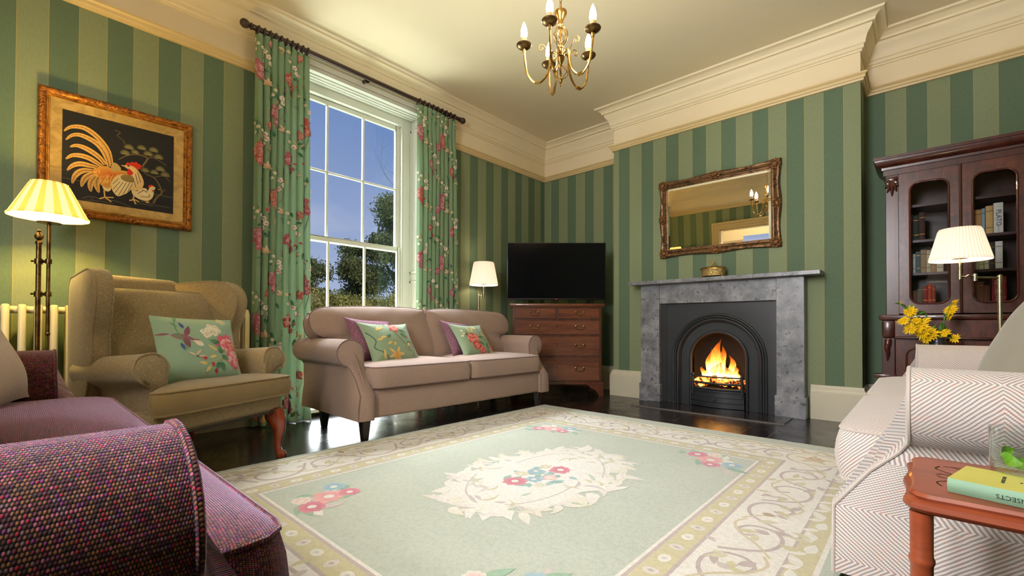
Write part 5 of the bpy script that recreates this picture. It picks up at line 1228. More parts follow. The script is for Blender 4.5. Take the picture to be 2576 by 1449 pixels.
# lower cabinet
LX=.42; yL=-.475
mb=MB(); mb.bx(-LX-.015,LX+.015,yL-.015,-.012,.797,.835,.008); build('ledge',mb,b_,BK)
mb=MB(); mb.bx(-LX+.07,LX-.07,yL-.004,-.02,.675,.797); do=build('frieze_drawer',mb,w_,BK,bevel=.004)
mb=MB(); mb.bx(-LX+.07,LX-.07,yL-.014,yL,.665,.676,.003); build('drawer_moulding',mb,b_,do)
mb=MB(); mb.bx(-LX,LX,yL+.02,-.012,.08,.797); build('lower_case',mb,b_,BK)
for sx in (-1,1):
    mb=MB(); mb.bx(sx*LX,sx*(LX-.072),yL-.012,yL+.04,.668,.797,.016); build('corner_block',mb,b_,BK)
    mb=MB(); mb.bx(sx*LX,sx*(LX-.072),yL+.0,yL+.04,.10,.668); build('pilaster',mb,b_,BK,bevel=.003)
    cx_=sx*(LX-.034); mb=MB()
    mb.tube([(cx_,yL-.012,.655),(cx_,yL-.024,.63),(cx_-.006,yL-.018,.59),(cx_,yL-.012,.55),(cx_-.004,yL-.004,.50)],[.02,.02,.016,.012,.004],10); build('carved_leaf_bracket',mb,M['bookbead'],BK)
    x0,x1=(-LX+.075,-.004) if sx<0 else (.004,LX-.075)
    mb=MB(); mb.bx(x0,x1,yL+.004,yL+.03,.12,.655); d2=build('cupboard_door',mb,w_,BK,bevel=.003)
    mb=MB(); q=roundrect(x0+.06,x1-.06,.18,.60,.06,6); mb.tube([(a,yL+.004,b) for a,b in q+[q[0]]],.007,8,cap=False); build('panel_bead',mb,b_,d2)
mb=MB(); mb.bx(-LX-.03,LX+.03,yL-.03,-.012,0.0,.10,.008); build('plinth',mb,b_,BK)
mb=MB(); mb.bx(-LX-.045,-LX+.08,yL-.04,yL+.08,.375,.405,.004); build('side_ledge',mb,b_,BK)
# ---- books
from functools import lru_cache
bookm={}
def bmat(c):
    if c not in bookm: bookm[c]=flat('book_cloth_%d'%len(bookm),S(*c),.65,ns=30,var=.22)
    return bookm[c]
def text(name,s,mat,parent,loc,rot,size,align='CENTER'):
    cu=bpy.data.curves.new(name,'FONT'); cu.body=s; cu.size=size; cu.align_x=align; cu.align_y='CENTER'; cu.extrude=.0002; cu.resolution_u=2
    o=bpy.data.objects.new(name,cu); COL.objects.link(o)
    dg=bpy.context.evaluated_depsgraph_get(); me=bpy.data.meshes.new_from_object(o.evaluated_get(dg)); bpy.data.objects.remove(o)
    me.materials.clear(); me.materials.append(mat); me.name=name
    q=bpy.data.objects.new(name,me); COL.objects.link(q); q.parent=parent; q.location=loc; q.rotation_euler=rot; return q
def book(label,x,z,th,h,dep,c,group,lean=0.0,spine=None,y=-.305):
    # standing book, spine facing -y
    T=thing('book',label,'book',(x+th/2,y,z+.0005),0,group,rot=(0,lean,0))
    mb=MB(); t=.0022; mb.bx(-th/2,-th/2+t,.003,dep,0,h); mb.bx(th/2-t,th/2,.003,dep,0,h)
    sp=[(-th/2+th*k/6,-.0035*math.sin(PI*k/6)) for k in range(7)]
    mb.grid([[(a,b,0) for a,b in sp],[(a,b,h) for a,b in sp]]); mb.grid([[(a,b+.004,0) for a,b in sp],[(a,b+.004,h) for a,b in sp]]); build('cover',mb,bmat(c),T)
    mb=MB(); mb.bx(-th/2+t,th/2-t,.004,dep-.004,.003,h-.003); build('page_block',mb,M['paper'],T)
    if spine:
        for (s,size,zz,mt) in spine: text('spine_lettering',s,mt,T,(0,-.0045,zz),(PI/2,PI/2,0),size)
    elif h>.12:
        mb=MB(); 
        for zz in (.2,.8): mb.bx(-th/2*.86,th/2*.86,-.0042,-.0025,h*zz,h*zz+.003)
        build('spine_band',mb,M['gilt'] if sum(c)<420 else M['ink'],T)
    return T
g1,g2,g3,g4,g5,g6=['books on the %s shelf behind the %s glazed door'%(a,b) for b in('left','right') for a in('second','third','bottom')]
L0=3.93-.31; R0=3.93+.055
x=L0+.03
for lab,th,h,c in (('tall dark brown book at the left of the second shelf behind the left door',.034,.19,(58,40,32)),('dark green book second on the second shelf behind the left door',.03,.18,(40,46,36)),('dark maroon book third on the second shelf behind the left door',.032,.2,(70,34,30))): book(lab,x,1.383,th,h,.17,c,g1); x+=th+.001
x=L0+.008
for lab,th,h,c in (('thick charcoal book at the left end of the third shelf, left door',.05,.17,(70,68,72)),('thin white book beside the charcoal book on the third shelf, left door',.016,.14,(212,206,196)),('slate teal book with a pale label on the third shelf, left door',.026,.155,(92,112,112)),('tan book right of the slate teal book on the third shelf, left door',.03,.165,(176,150,112)),('cream book, fifth on the third shelf, left door',.022,.16,(214,200,170)),('light brown book, sixth on the third shelf, left door',.03,.17,(168,136,98)),('ivory book at the right end of the third shelf, left door',.034,.15,(220,206,180))): book(lab,x,1.143,th,h,.16,c,g2); x+=th+.0012
x=L0+.045
for lab,th,h,c in (('brown cloth book at the left of the bottom shelf, left door',.036,.10,(110,72,54)),('olive grey book second on the bottom shelf, left door',.030,.11,(104,98,76)),('dark red book third on the bottom shelf, left door',.026,.13,(150,48,44)),('tall orange red book on the bottom shelf, left door',.020,.145,(186,72,44)),('red book with a cream label at the right of the bottom shelf, left door',.02,.13,(150,64,44))): book(lab,x,.913,th,h,.12,c,g3); x+=th+.0012
x=R0+.004
book('wide orange book with a flat top left on the second shelf, right door',x,1.383,.045,.17,.16,(196,146,82),g4); x+=.046
book('thin pale blue book on the second shelf, right door',x,1.383,.016,.175,.16,(150,176,190),g4); x+=.019
book('tan book beside the tall white book, second shelf, right door',x,1.383,.034,.188,.16,(214,176,110),g4); x+=.037
book('tall white book lettered PLATO on the second shelf, right door',x,1.383,.044,.202,.17,(226,222,212),g4,spine=[('PLATO',.036,.10,M['inkb']),('complete works',.008,.03,M['ink'])])
x=R0+.006
for lab,th,h,c,sp in (('cream book with dark title lettering at the left of the third shelf, right door',.026,.155,(210,196,160),[('STORY',.015,.08,M['ink'])]),('pale yellow book on the third shelf, right door',.024,.165,(214,204,140),None),('ivory paperback, third on the third shelf, right door',.022,.17,(222,212,186),None),('dark brown book with a tan band on the third shelf, right door',.024,.18,(66,52,44),None),('tall white book at the right of the third shelf, right door',.034,.182,(226,222,214),None)): book(lab,x,1.143,th,h,.16,c,g5,spine=sp); x+=th+.0025
x=R0+.006
book('wide old brown book at the left of the bottom shelf, right door',x,.913,.05,.145,.13,(124,76,52),g6); x+=.051
book('short old brown book with ribbed spine on the bottom shelf, right door',x,.913,.03,.12,.13,(112,62,44),g6); x+=.037
book('red hardback with big white spine lettering on the bottom shelf, right door',x,.913,.042,.17,.15,(140,26,32),g6,spine=[('LEE CHILD',.022,.10,M['inkw']),('NO PLAN B',.0085,.023,M['inkw'])]); x+=.046
book('thin crimson book behind the lamp pole on the bottom shelf, right door',x,.913,.022,.175,.15,(150,30,40),g6)
# ================================================================ lamps
def light(name,kind,loc,power,col,rad=.05,**k):
    l=bpy.data.lights.new(name,kind); l.energy=power; l.color=col
    if kind=='POINT': l.shadow_soft_size=rad
    if kind=='AREA': l.shape='RECTANGLE'; l.size=k['sx']; l.size_y=k['sy']
    if kind=='SUN': l.angle=rad
    o=bpy.data.objects.new(name,l); COL.objects.link(o); o.location=loc
    if 'to' in k: o.rotation_euler=(Vector(k['to'])-Vector(loc)).to_track_quat('-Z','Y').to_euler()
    return o
def shade(parent,c,rb,rt,z0,z1,mat,lin_,ribs=0):
    so=thing('x'); COL.objects.unlink(so); bpy.data.objects.remove(so)
    n=ribs*2 if ribs else 64; n=n*2 if ribs else n
    def ring(r,z,amp): return [((r+amp*math.sin(2*PI*k*(ribs or 0)/n))*math.cos(2*PI*k/n),(r+amp*math.sin(2*PI*k*(ribs or 0)/n))*math.sin(2*PI*k/n),z) for k in range(n)]
    mb=MB(); am=.0025 if ribs else 0
    mb.grid([ring(rb,0,0),ring(rb,.008,0)]+[ring(rb+(rt-rb)*t,(z1-z0)*t,am) for t in (.06,.3,.6,.94)]+[ring(rt,(z1-z0)*.97,0),ring(rt,(z1-z0),0)],cu=True)
    o=build('lamp_shade',mb,mat,parent,ang=80,loc=(c[0],c[1],z0))
    mb=MB(); mb.grid([ring(rb-.004,0.001,0),ring(rt-.004,(z1-z0)-.001,0)],cu=True); build('shade_lining',mb,lin_,o,ang=80)
    return o
def swing_lamp(label,loc,rz,zt,arm,rb,rt,z0,z1,power):
    T=thing('floor_lamp',label,'floor lamp',loc,rz)
    mb=MB(); mb.lathe([(.0,0),(.13,0),(.132,.008),(.11,.018),(.03,.026),(.016,.04),(.012,.06)],32); build('base',mb,M['satin'],T)
    mb=MB(); mb.tube([(0,0,.03),(0,0,zt)],.0105,12); mb.lathe([(.0125,-.02),(.0125,.006),(.006,.012)],12,c=(0,0,zt)); build('pole',mb,M['satin'],T)
    mb=MB(); h=arm*.62
    mb.tube([(0,0,zt-.006),(-h,0,zt-.006)],.0065,8); mb.lathe([(.010,-.02),(.010,.022)],12,c=(-h,0,zt-.006))
    mb.tube(smoothpoly([(-h,0,zt-.004),(-h-(arm-h)*.35,.004,zt+.008),(-h-(arm-h)*.7,-.004,zt-.004),(-arm,0,zt)],4,False),.005,8); mb.lathe([(.008,-.016),(.008,.016)],10,c=(-arm,0,zt)); build('swing_arm',mb,M['satin'],T)
    mb=MB(); mb.tube([(-arm,0,zt),(-arm,0,z0+.01)],.007,10); mb.lathe([(.0,-.003),(.036,-.002),(.036,.0),(.012,.006),(.012,.05)],20,c=(-arm,0,z0+.012)); build('lamp_holder',mb,M['satin'],T)
    mb=MB(); mb.sphere((-arm,0,z0+.10),.028,12,8,(1,1,1.25)); build('bulb',mb,M['bulb'],T)
    shade(T,(-arm,0),rb,rt,z0,z1,M['shadeP'],M['shadePi'],46)
    a=Matrix.Rotation(rz,4,'Z')@Vector((-arm,0,0)); light('lamp_bulb_light','POINT',(loc[0]+a.x,loc[1]+a.y,z0+.10),power,(1,.74,.46),.04)
    return T
swing_lamp('brass swing-arm floor lamp with a pleated ivory shade, in front of the glazed bookcase',(4.056,-1.0,0),math.radians(42.2),1.035,.225,.133,.088,1.125,1.305,7)
swing_lamp('small brass swing-arm floor lamp with pleated ivory shade, between curtain and mahogany chest',(.158,-1.353,0),math.radians(42.2+180),1.075,.055,.155,.108,1.185,1.435,5)
# twin-pole brass floor lamp on the left
LL=thing('floor_lamp','twin-pole aged brass floor lamp with a striped cream shade beside the radiator','floor lamp',(.335,-4.665,0),math.radians(42.2))
mb=MB(); mb.lathe([(0,0),(.15,0),(.152,.01),(.12,.022),(.05,.035),(.025,.05),(.02,.08)],32); build('base',mb,M['bronze'],LL)
mb=MB(); mb.tube([(0,0,.05),(0,0,1.17)],.0105,12); mb.lathe([(.013,1.165),(.014,1.175),(.007,1.185),(.016,1.195),(.018,1.208),(.011,1.22),(.006,1.226),(.009,1.235),(.003,1.242)],14); build('pole',mb,M['bronze'],LL)
mb=MB(); mb.tube([(.052,0,.70),(.052,0,1.28)],.0075,10); mb.sphere((.052,0,.70),.011); mb.lathe([(.0,1.268),(.046,1.272),(.048,1.277),(.012,1.282),(.01,1.30)],20,c=(.052,0,0)); build('sliding_pole',mb,M['bronze'],LL)
for z in (1.075,.905):
    mb=MB(); mb.tube([(0,0,z),(.052,0,z)],.008,8); mb.lathe([(.016,-.014),(.016,.014)],14,c=(0,0,z)); mb.lathe([(.013,-.012),(.013,.012)],14,c=(.052,0,z)); mb.tube([(-.016,0,z+.002),(-.036,0,z+.002)],[.003,.0055],8); build('clamp',mb,M['bronze'],LL)
mb=MB(); mb.lathe([(.019,1.28),(.019,1.36)],16,c=(.052,0,0)); build('candle_sleeve',mb,m_emit('glowing_sleeve',(1,.86,.55,1),3.0),LL)
mb=MB(); mb.sphere((.052,0,1.41),.028,12,8,(1,1,1.3)); build('bulb',mb,M['bulb'],LL)
mb=MB(); mb.tube(smoothpoly([(.052,0,.70),(.056,0,.64),(.03,.02,.55),(.0,.03,.4),(.03,.05,.1)],5,False),.0035,6); build('flex',mb,M['flex'],LL)
shade(LL,(.052,0),.155,.072,1.300,1.482,M['shadeL'],M['shadeLi'])
a=Matrix.Rotation(math.radians(42.2),4,'Z')@Vector((.052,0,0)); light('lamp_bulb_light','POINT',(.335+a.x,-4.665+a.y,1.41),85,(1,.68,.16),.04)
# ================================================================ radiator
RD=thing('column_radiator','cream cast iron column radiator under the rooster picture','radiator',(.12,-4.28,0))
y=-.62
while y<.66:
    mb=MB()
    for x in (-.045,.045):
        mb.tube([(x*.6,y,.845),(x,y,.82),(x,y,.14),(x*.6,y,.115)],.0165,10)
    mb.box((0,y,.843),(.075,.034,.03),.012,3); mb.box((0,y,.118),(.075,.034,.03),.012,3); build('radiator_column',mb,M['rad'],RD)
    y+=.0605
mb=MB(); mb.tube([(0,-.62,.828),(0,.65,.828)],.02,10); mb.tube([(0,-.62,.13),(0,.65,.13)],.02,10); build('header_pipe',mb,M['rad'],RD)
for y in (-.6,.1):
    mb=MB(); mb.bx(-.05,.05,y-.02,y+.02,0,.12,.006); build('foot',mb,M['rad'],RD)
# ================================================================ chandelier
CD=thing('chandelier','five-arm antique brass chandelier with lit candle bulbs','chandelier',(2.290,-2.779,.072)); CD.scale=(.904,.904,.904)
br=M['brass']
mb=MB(); mb.lathe([(.0,3.365),(.05,3.364),(.048,3.35),(.02,3.335),(.006,3.32)],20); build('ceiling_rose',mb,br,CD)
mb=MB()
for k in range(27):
    z=2.645+.026*k; R3=Matrix.Rotation(PI/2*(k%2),4,'Z'); pts=[R3@Vector((.007*math.cos(a),0,.017*math.sin(a)))+Vector((0,0,z)) for a in [2*PI*q/10 for q in range(11)]]
    mb.tube(pts,.0022,5,cap=False)
build('chain',mb,br,CD)
mb=MB(); mb.lathe([(.006,2.63),(.036,2.628),(.038,2.62),(.034,2.606),(.024,2.59),(.017,2.575),(.015,2.55),(.018,2.545),(.012,2.53)],24); build('trumpet',mb,br,CD)
mb=MB(); mb.tube([(0,0,2.545),(0,0,2.42)],.005,8)
for k in range(8):
    a0=2*PI*k/8; mb.tube([((.008+.036*math.sin(PI*t)**.9)*math.cos(a0+1.7*t),(.008+.036*math.sin(PI*t)**.9)*math.sin(a0+1.7*t),2.545-.125*t) for t in [q/14 for q in range(15)]],.0026,6)
build('twisted_cage',mb,br,CD)
mb=MB(); mb.lathe([(.012,2.42),(.02,2.415),(.02,2.405),(.015,2.40),(.024,2.395),(.025,2.355),(.018,2.35),(.024,2.345),(.022,2.335),(.008,2.31),(.005,2.30)],20); build('hub',mb,br,CD)
mb=MB()
for k in range(6):
    a0=PI*k/3; mb.tube([((.004+.045*math.sin(PI*t))*math.cos(a0),(.004+.045*math.sin(PI*t))*math.sin(a0),2.305-.085*t) for t in [q/12 for q in range(13)]],.0028,6)
mb.tube([(0,0,2.305),(0,0,2.22)],.004,6); mb.lathe([(.004,2.222),(.012,2.215),(.008,2.205),(.010,2.20),(.004,2.19),(.006,2.184),(.002,2.178)],12); build('lower_cage',mb,br,CD)
for k in range(5):
    an=math.radians(-141.8+72*k); Rz=Matrix.Rotation(an,4,'Z')
    mb=MB(); mb.M=Rz
    pth=smoothpoly([(.02,0,2.372),(.05,0,2.385),(.062,0,2.355),(.066,0,2.30),(.085,0,2.245),(.125,0,2.205),(.165,0,2.215),(.198,0,2.26),(.212,0,2.33),(.219,0,2.405)],5,False)
    mb.tube(pth,.0068,8)
    for s in (-.012,0,.012): 
        q=Vector((.137+s,0,2.207+.0*s)); mb.tube([q+Vector((-.004,0,0)),q+Vector((.004,0,0))],.0105,8)
    mb.tube(smoothpoly([(.058,0,2.375),(.075,0,2.395),(.095,0,2.425),(.115,0,2.435),(.128,0,2.42),(.122,0,2.40),(.108,0,2.404),(.106,0,2.416)],5,False),.0028,6)
    mb.lathe([(.009,-.012),(.011,0),(.009,.016)],10,c=(.219,0,2.400)); ao=build('arm',mb,br,CD)
    mb=MB(); mb.M=Rz; mb.lathe([(.01,2.412),(.028,2.417),(.041,2.426),(.046,2.434),(.045,2.438),(.036,2.443),(.014,2.447)],22,c=(.219,0,0)); build('drip_cup',mb,M['bronze'],ao)
    mb=MB(); mb.M=Rz; mb.lathe([(.0165,2.445),(.0165,2.478)],14,c=(.219,0,0)); build('candle_sleeve',mb,M['sleeve'],ao)
    mb=MB(); mb.M=Rz; mb.lathe([(.012,2.478),(.019,2.49),(.0205,2.505),(.018,2.53),(.011,2.553),(.004,2.57),(.001,2.576)],14,c=(.219,0,0)); build('bulb',mb,M['cbulb'],ao)
# ================================================================ flowers on a small stand
ST=thing('pedestal_table','small dark round pedestal table behind the pale sofa arm','table',(3.80,-.80,.02))
mb=MB(); mb.lathe([(0,.50),(.09,.50),(.095,.508),(.09,.518),(0,.52)],32,caps=False); build('top',mb,M['bookdark'],ST)
mb=MB(); mb.lathe([(.09,0),(.09,.015),(.03,.03),(.018,.06),(.03,.2),(.018,.35),(.03,.47),(.05,.50)],20); build('pedestal',mb,M['bookdark'],ST)
VS=thing('vase','dark pewter vase holding yellow flowers behind the pale sofa arm','vase',(3.80,-.80,.54))
mb=MB(); mb.lathe([(0,0),(.035,0),(.045,.02),(.05,.07),(.042,.11),(.036,.125),(.041,.142),(.037,.142),(.031,.125),(.035,.10),(.0,.09)],28,caps=False); build('body',mb,M['pot'],VS)
def W(du,dz,dd=0): # in the plane facing the room diagonally
    return Vector((3.80+.741*du-.67*dd,-.80+.6716*du-.74*dd,.66+dz))
def flower(mb,c,r,rnd):
    nrm=Vector((-.67+rnd.uniform(-.5,.5),-.74+rnd.uniform(-.5,.5),rnd.uniform(.1,.9))).normalized(); 
    a=nrm.orthogonal().normalized(); b=nrm.cross(a)
    for ring,(k,rr,lift) in enumerate(((15,1.0,.1),(13,.8,.4),(10,.55,.7),(6,.3,1.0))):
        for j in range(k):
            t=2*PI*j/k+ring*.4+rnd.uniform(-.15,.15); d=(a*math.cos(t)+b*math.sin(t)); s=(b*math.cos(t)-a*math.sin(t)); L=r*rr*rnd.uniform(.85,1.12)
            q=[c+nrm*.1*r,c+d*L*.55+s*L*.15+nrm*lift*r*.6,c+d*L+nrm*lift*r*.5,c+d*L*.55-s*L*.15+nrm*lift*r*.6]
            mb.add(q,[(0,1,2,3)])
def leaf3(mb,c,d,L,w,rnd):
    d=Vector(d).normalized(); s=d.cross(Vector((.67,.74,.2))).normalized(); u=s.cross(d)
    mb.add([c,c+d*L*.35+s*w*.5+u*.004,c+d*L*.7+s*w*.35,c+d*L-u*.008,c+d*L*.7-s*w*.35,c+d*L*.35-s*w*.5+u*.004,c+d*L*.5+u*.008],[(0,1,6),(1,2,6),(2,3,6),(3,4,6),(4,5,6),(5,0,6)])
k_=1/395.0  # metres per photo pixel at the vase
rn=random.Random(12)
def sprig(label,pts,fl,lv):
    T=thing('flower_sprig',label,'flowers',tuple(W(0,0)),0,'yellow flower sprigs in the vase'); o0=W(0,0)
    P=[W(a,b,c)-o0 for a,b,c in pts]; mb=MB(); mb.tube(smoothpoly(P,5,False),.0022,6); build('stem',mb,M['kleaf'],T)
    for a,b,r in fl:
        mb=MB(); flower(mb,W(a,b,rn.uniform(-.02,.03))-o0,r,rn); build('flower',mb,M['kerria'],T,smooth=False,recalc=False)
    for a,b,dx,dz,L in lv:
        mb=MB(); leaf3(mb,W(a,b,.01)-o0,(.741*dx,.67*dx,dz),L,L*.45,rn); build('leaf',mb,M['kleaf'],T,smooth=False,recalc=False)
sprig('long sprig with yellow pompom flowers arching up to the left',[(0,-.06,0),(-.03,.06,.0),(-.09,.14,.02),(-.16,.19,.02),(-.23,.245,.02)],[(-.175,.185,.042),(-.145,.185,.042),(-.235,.243,.012)],[(-.23,.23,-.8,.2,.04),(-.22,.235,.6,-.5,.05),(-.19,.21,.8,.3,.05),(-.12,.175,.9,.15,.055),(-.11,.16,.4,-.9,.06),(-.09,.13,.3,-.9,.06),(-.13,.17,-.9,-.3,.05)])
sprig('sprig with two yellow flowers and a bud rising to the right',[(0,-.06,0),(.03,.05,.0),(.05,.12,.01),(.07,.18,.01),(.115,.245,.02)],[(.095,.195,.05),(.085,.16,.045),(.125,.243,.03)],[(.05,.13,.2,.9,.045),(.045,.11,-.2,-.9,.05),(.07,.165,.8,-.4,.05),(.04,.07,.1,.9,.05),(.045,.05,.2,.8,.06)])
sprig('dense clump of yellow flowers low on the left of the vase',[(0,-.06,0),(-.03,.03,.02),(-.08,.08,.02),(-.16,.13,.03)],[(-.185,.125,.04),(-.135,.125,.038),(-.155,.075,.045),(-.105,.08,.05),(-.085,.095,.05),(-.075,.05,.055),(-.045,.055,.05),(-.055,.02,.05),(-.04,.04,.05),(-.06,.125,.036),(-.10,.05,.04)],[(-.11,.105,-.3,-.7,.05),(-.03,.07,.6,.6,.05),(-.06,-.005,-.2,-.9,.05),(-.06,.15,-.2,.9,.04)])
sprig('short sprig of yellow flowers spreading low to the right',[(0,-.06,0),(.02,.02,.02),(.06,.04,.03),(.12,.015,.03)],[(.045,.045,.045),(.06,.05,.035),(.135,.015,.035),(.0,.005,.03),(.0,.04,.03)],[(.02,.06,.3,.9,.06),(.02,.01,-.3,.9,.07),(-.02,.0,.5,.8,.06),(.06,.04,.8,-.3,.05)])
# ================================================================ side table, book, tumbler
TB=thing('side_table','small reddish wooden side table with scalloped end and turned legs, right foreground','table',(3.972,-3.705,0))
x0,x1,y0,y1=-.268,.268,-.142,.142
o=[(x1-.02,y0),(x1,y0+.02),(x1,y1-.02),(x1-.02,y1)]
o=[(x0+.025,y0)]+[(x1-.025,y0)]+[(x1+.004*math.cos(k*PI),y0+.03+(y1-y0-.06)*k/8) for k in range(9)]+[(x1-.025,y1),(x0+.025,y1)]
o+=[(x0+.0055*abs(math.sin(2*PI*k/28))+(.012*max(0,1-k/2)+.012*max(0,1-(28-k)/2)),y1-.006-(y1-y0-.012)*k/28) for k in range(29)]
def off(pl,d):
    cx=sum(p[0] for p in pl)/len(pl);cy=sum(p[1] for p in pl)/len(pl)
    return [(p[0]-math.copysign(d,p[0]-cx),cy+(p[1]-cy)*(1-d/.142)) for p in pl]
mb=MB(); lay=[(off(o,.012),.470),(off(o,.004),.473),(o,.479),(off(o,.001),.487),(off(o,.009),.491),(off(o,.007),.495),(off(o,.010),.500),(off(o,.014),.500)]
mb.grid([[(a,b,z) for a,b in l] for l,z in lay],cu=True); mb.add([(a,b,.5) for a,b in lay[-1][0]],[list(range(len(o)))]); mb.add([(a,b,.47) for a,b in lay[0][0]],[list(range(len(o)))[::-1]])
to=build('top',mb,M['tablewood'],TB,ang=35)
mb=MB(); mb.col=S(44,26,18); p=Paint(mb,lambda a,b,off_:Vector((a,b,.5002+off_)),.0001,.00003)
for sg in (-1,1):
    for pts in ([(-.215,.07),(-.19,.078),(-.165,.07)],[(-.205,.075),(-.185,.062),(-.17,.075),(-.15,.066)],[(-.22,.068),(-.225,.045),(-.205,.02),(-.20,.0)],[(-.2,.0),(-.215,.012),(-.225,.004)],[(-.15,.07),(-.12,.072)]):
        p.stem([(a,b*sg) for a,b in pts],.0022,S(46,26,20))
build('inlaid_scroll',mb,M['attr'],to,smooth=False)
for sx in (-1,1):
    for sy in (-1,1):
        mb=MB(); mb.lathe([(.009,0),(.011,.03),(.013,.10),(.0145,.20),(.012,.21),(.015,.217),(.012,.224),(.015,.30),(.0135,.375),(.0135,.39),(.0155,.395),(.0155,.40),(.0135,.405),(.014,.47)],18,c=(sx*(x1-.024),sy*(y1-.022),0)); build('leg',mb,M['tablewood'],TB)
GB=thing('book','worn green and yellow pocket book lying on the side table','book',(3.757,-3.802,.5005),math.radians(-14))
# local: +x along the spine, +y across the covers
bw,bh,bt=.145,.20,.021
mb=MB(); mb.bx(.0,bh,.003,.108,0,.0022); build('lower_cover',mb,flat('pale_yellow_boards',S(204,196,96),.6,ns=20),GB)
mb=MB(); mb.bx(.0,bh,.003,.108,bt-.0022,bt); uc=build('upper_cover',mb,flat('yellow_green_cover',S(206,200,98),.55,ns=14),GB)
mb=MB(); mb.bx(.003,bh-.003,.004,.105,.0022,bt-.0022); build('page_block',mb,M['paper'],GB)
mb=MB(); sp=[(-.0035*math.sin(PI*k/6),bt*k/6) for k in range(7)]; mb.grid([[(x,.003+a,b) for a,b in sp] for x in (0,bh)]); so=build('spine',mb,flat('pale_green_spine',S(134,172,142),.6,ns=18),GB)
text('spine_lettering','BRITISH INSECTS',M['ink'],so,(.084,-.0008,bt/2),(PI/2,PI,0),.0088)
for k,(s,w) in enumerate((('A POCKET GUIDE',.0055),('TO',.004),('COMMON INSECTS',.0055))): text('cover_lettering',s,M['ink'],uc,(.05+.018*k,.058,bt+.0003),(0,0,PI/2+.1),w)
GL=thing('tumbler','clear glass tumbler of water with mint leaves on the side table','glass',(3.847,-3.688,.5005))
mb=MB(); mb.lathe([(0,0),(.035,0),(.037,.004),(.039,.09),(.0375,.09),(.0355,.012),(0,.010)],32,caps=False); build('glass_body',mb,M['tumbler'],GL)
mb=MB(); mb.lathe([(0,.0115),(.0350,.0115),(.0362,.052),(0,.052)],32,caps=False); build('water',mb,M['water'],GL)
for a,z,L in ((2.6,.046,.032),(3.9,.042,.03),(.4,.044,.03),(1.5,.03,.02)):
    mb=MB(); cx_,cy_=.026*math.cos(a),.026*math.sin(a); c=Vector((cx_,cy_,z)); d=Vector((-math.sin(a),math.cos(a),-.25)); n_v=Vector((math.cos(a),math.sin(a),0))
    rows=[]
    for i in range(7):
        t=i/6; w=.010*math.sin(PI*min(1,t*.9+.06))+.0005; c2=c+d*(L*(t-.5)); s_=Vector((0,0,1)); rows.append([c2+s_*w*q+n_v*(-.006*(2*t-1)**2-.002*q*q) for q in (-1,-.5,0,.5,1)])
    mb.grid(rows); build('mint_leaf',mb,M['mint'],GL,recalc=False)
# ================================================================ garden beyond the window
def tree(name,label,loc,h,crown,mat,nl,seed,trunk=.16,leaf=.16,cat='tree',group=None,bare=0):
    T=thing(name,label,cat,loc,0,group); r=random.Random(seed)
    mb=MB(); tips=[]
    def branch(p,d,L,rad,depth):
        pts=[p];q=p
        for i in range(4):
            d=(d+Vector((r.uniform(-.25,.25),r.uniform(-.25,.25),r.uniform(-.05,.2)))).normalized(); q=q+d*L/4; pts.append(q)
        mb.tube(pts,[rad*(1-.18*i) for i in range(5)],6 if depth<2 else 4,cap=False); tips.append(q)
        if depth<bare_d:
            for k in range(3 if depth<2 else 2):
                nd=(d+Vector((r.uniform(-.9,.9),r.uniform(-.9,.9),r.uniform(-.1,.6)))).normalized(); branch(pts[r.randint(2,4)],nd,L*r.uniform(.55,.8),rad*.5,depth+1)
    bare_d=4 if bare else 3
    branch(Vector((0,0,0)),Vector((0,0,1)),h*.45,trunk,0)
    build('trunk',mb,M['bark'],T)
    if nl:
        mb=MB(); vs=[];fs=[]
        for k in range(nl):
            c=crown[r.randrange(len(crown))]; 
            while True:
                u=Vector((r.uniform(-1,1),r.uniform(-1,1),r.uniform(-1,1)))
                if .25<u.length<1: break
            u=u.normalized()*(r.random()**.5*r.uniform(.75,1.4))
            p=Vector((c[0]+u.x*c[3],c[1]+u.y*c[3],c[2]+u.z*c[4])); a=Vector((r.uniform(-1,1),r.uniform(-1,1),r.uniform(-1,1))).normalized(); b=a.orthogonal().normalized(); s=leaf*r.uniform(.6,1.3)
            i=len(vs); vs+=[p-a*s,p+b*s*.45,p+a*s,p-b*s*.45]; fs.append((i,i+1,i+2,i+3))
        mb.add(vs,fs); build('foliage',mb,mat,T,smooth=False,recalc=False)
    return T
def clumps(seed,n,cx,cy,cz,R,Rz,rs):
    r=random.Random(seed); return [(cx+r.uniform(-R,R),cy+r.uniform(-R,R),cz+r.uniform(-Rz,Rz),rs*r.uniform(.6,1.2),rs*r.uniform(.5,.9)) for _ in range(n)]
def at(px,dist): # bearing from the room centre through the window; px = metres along the window at the wall
    d=Vector((-3.731,px+4.753,0)).normalized(); return Vector((3.731,-4.753,0))+d*dist
def tl(u,dist): p=at(u,dist); return (p.x,p.y,-.7)
tree('tall_tree','tall dark evergreen tree at the right of the window view',tl(-2.33,22),8.0,clumps(1,20,.1,.1,5.9,.8,1.3,.62)+clumps(11,16,-.75,-.65,3.9,.95,1.2,.62)+clumps(12,10,.6,.5,3.6,.8,1.4,.6),M['leafA'],46000,1,.2,.065,group='garden trees')
tree('bare_tree','bare twiggy tree reaching up in front of the dark evergreen',tl(-2.13,12.5),5.8,[],M['leafA'],0,2,.045,.1,group='garden trees',bare=1)
tree('bushy_tree','dark bushy tree at the left of the window view',tl(-3.20,24),5.0,clumps(3,16,0,0,3.1,.85,1.3,.62),M['leafA'],22000,3,.15,.07,group='garden trees')
tree('olive_tree','smaller olive green tree in the middle of the window view',tl(-2.62,27),3.6,clumps(4,14,0,0,1.9,1.1,.6,.7),M['leafB'],12000,4,.1,.07,group='garden trees')
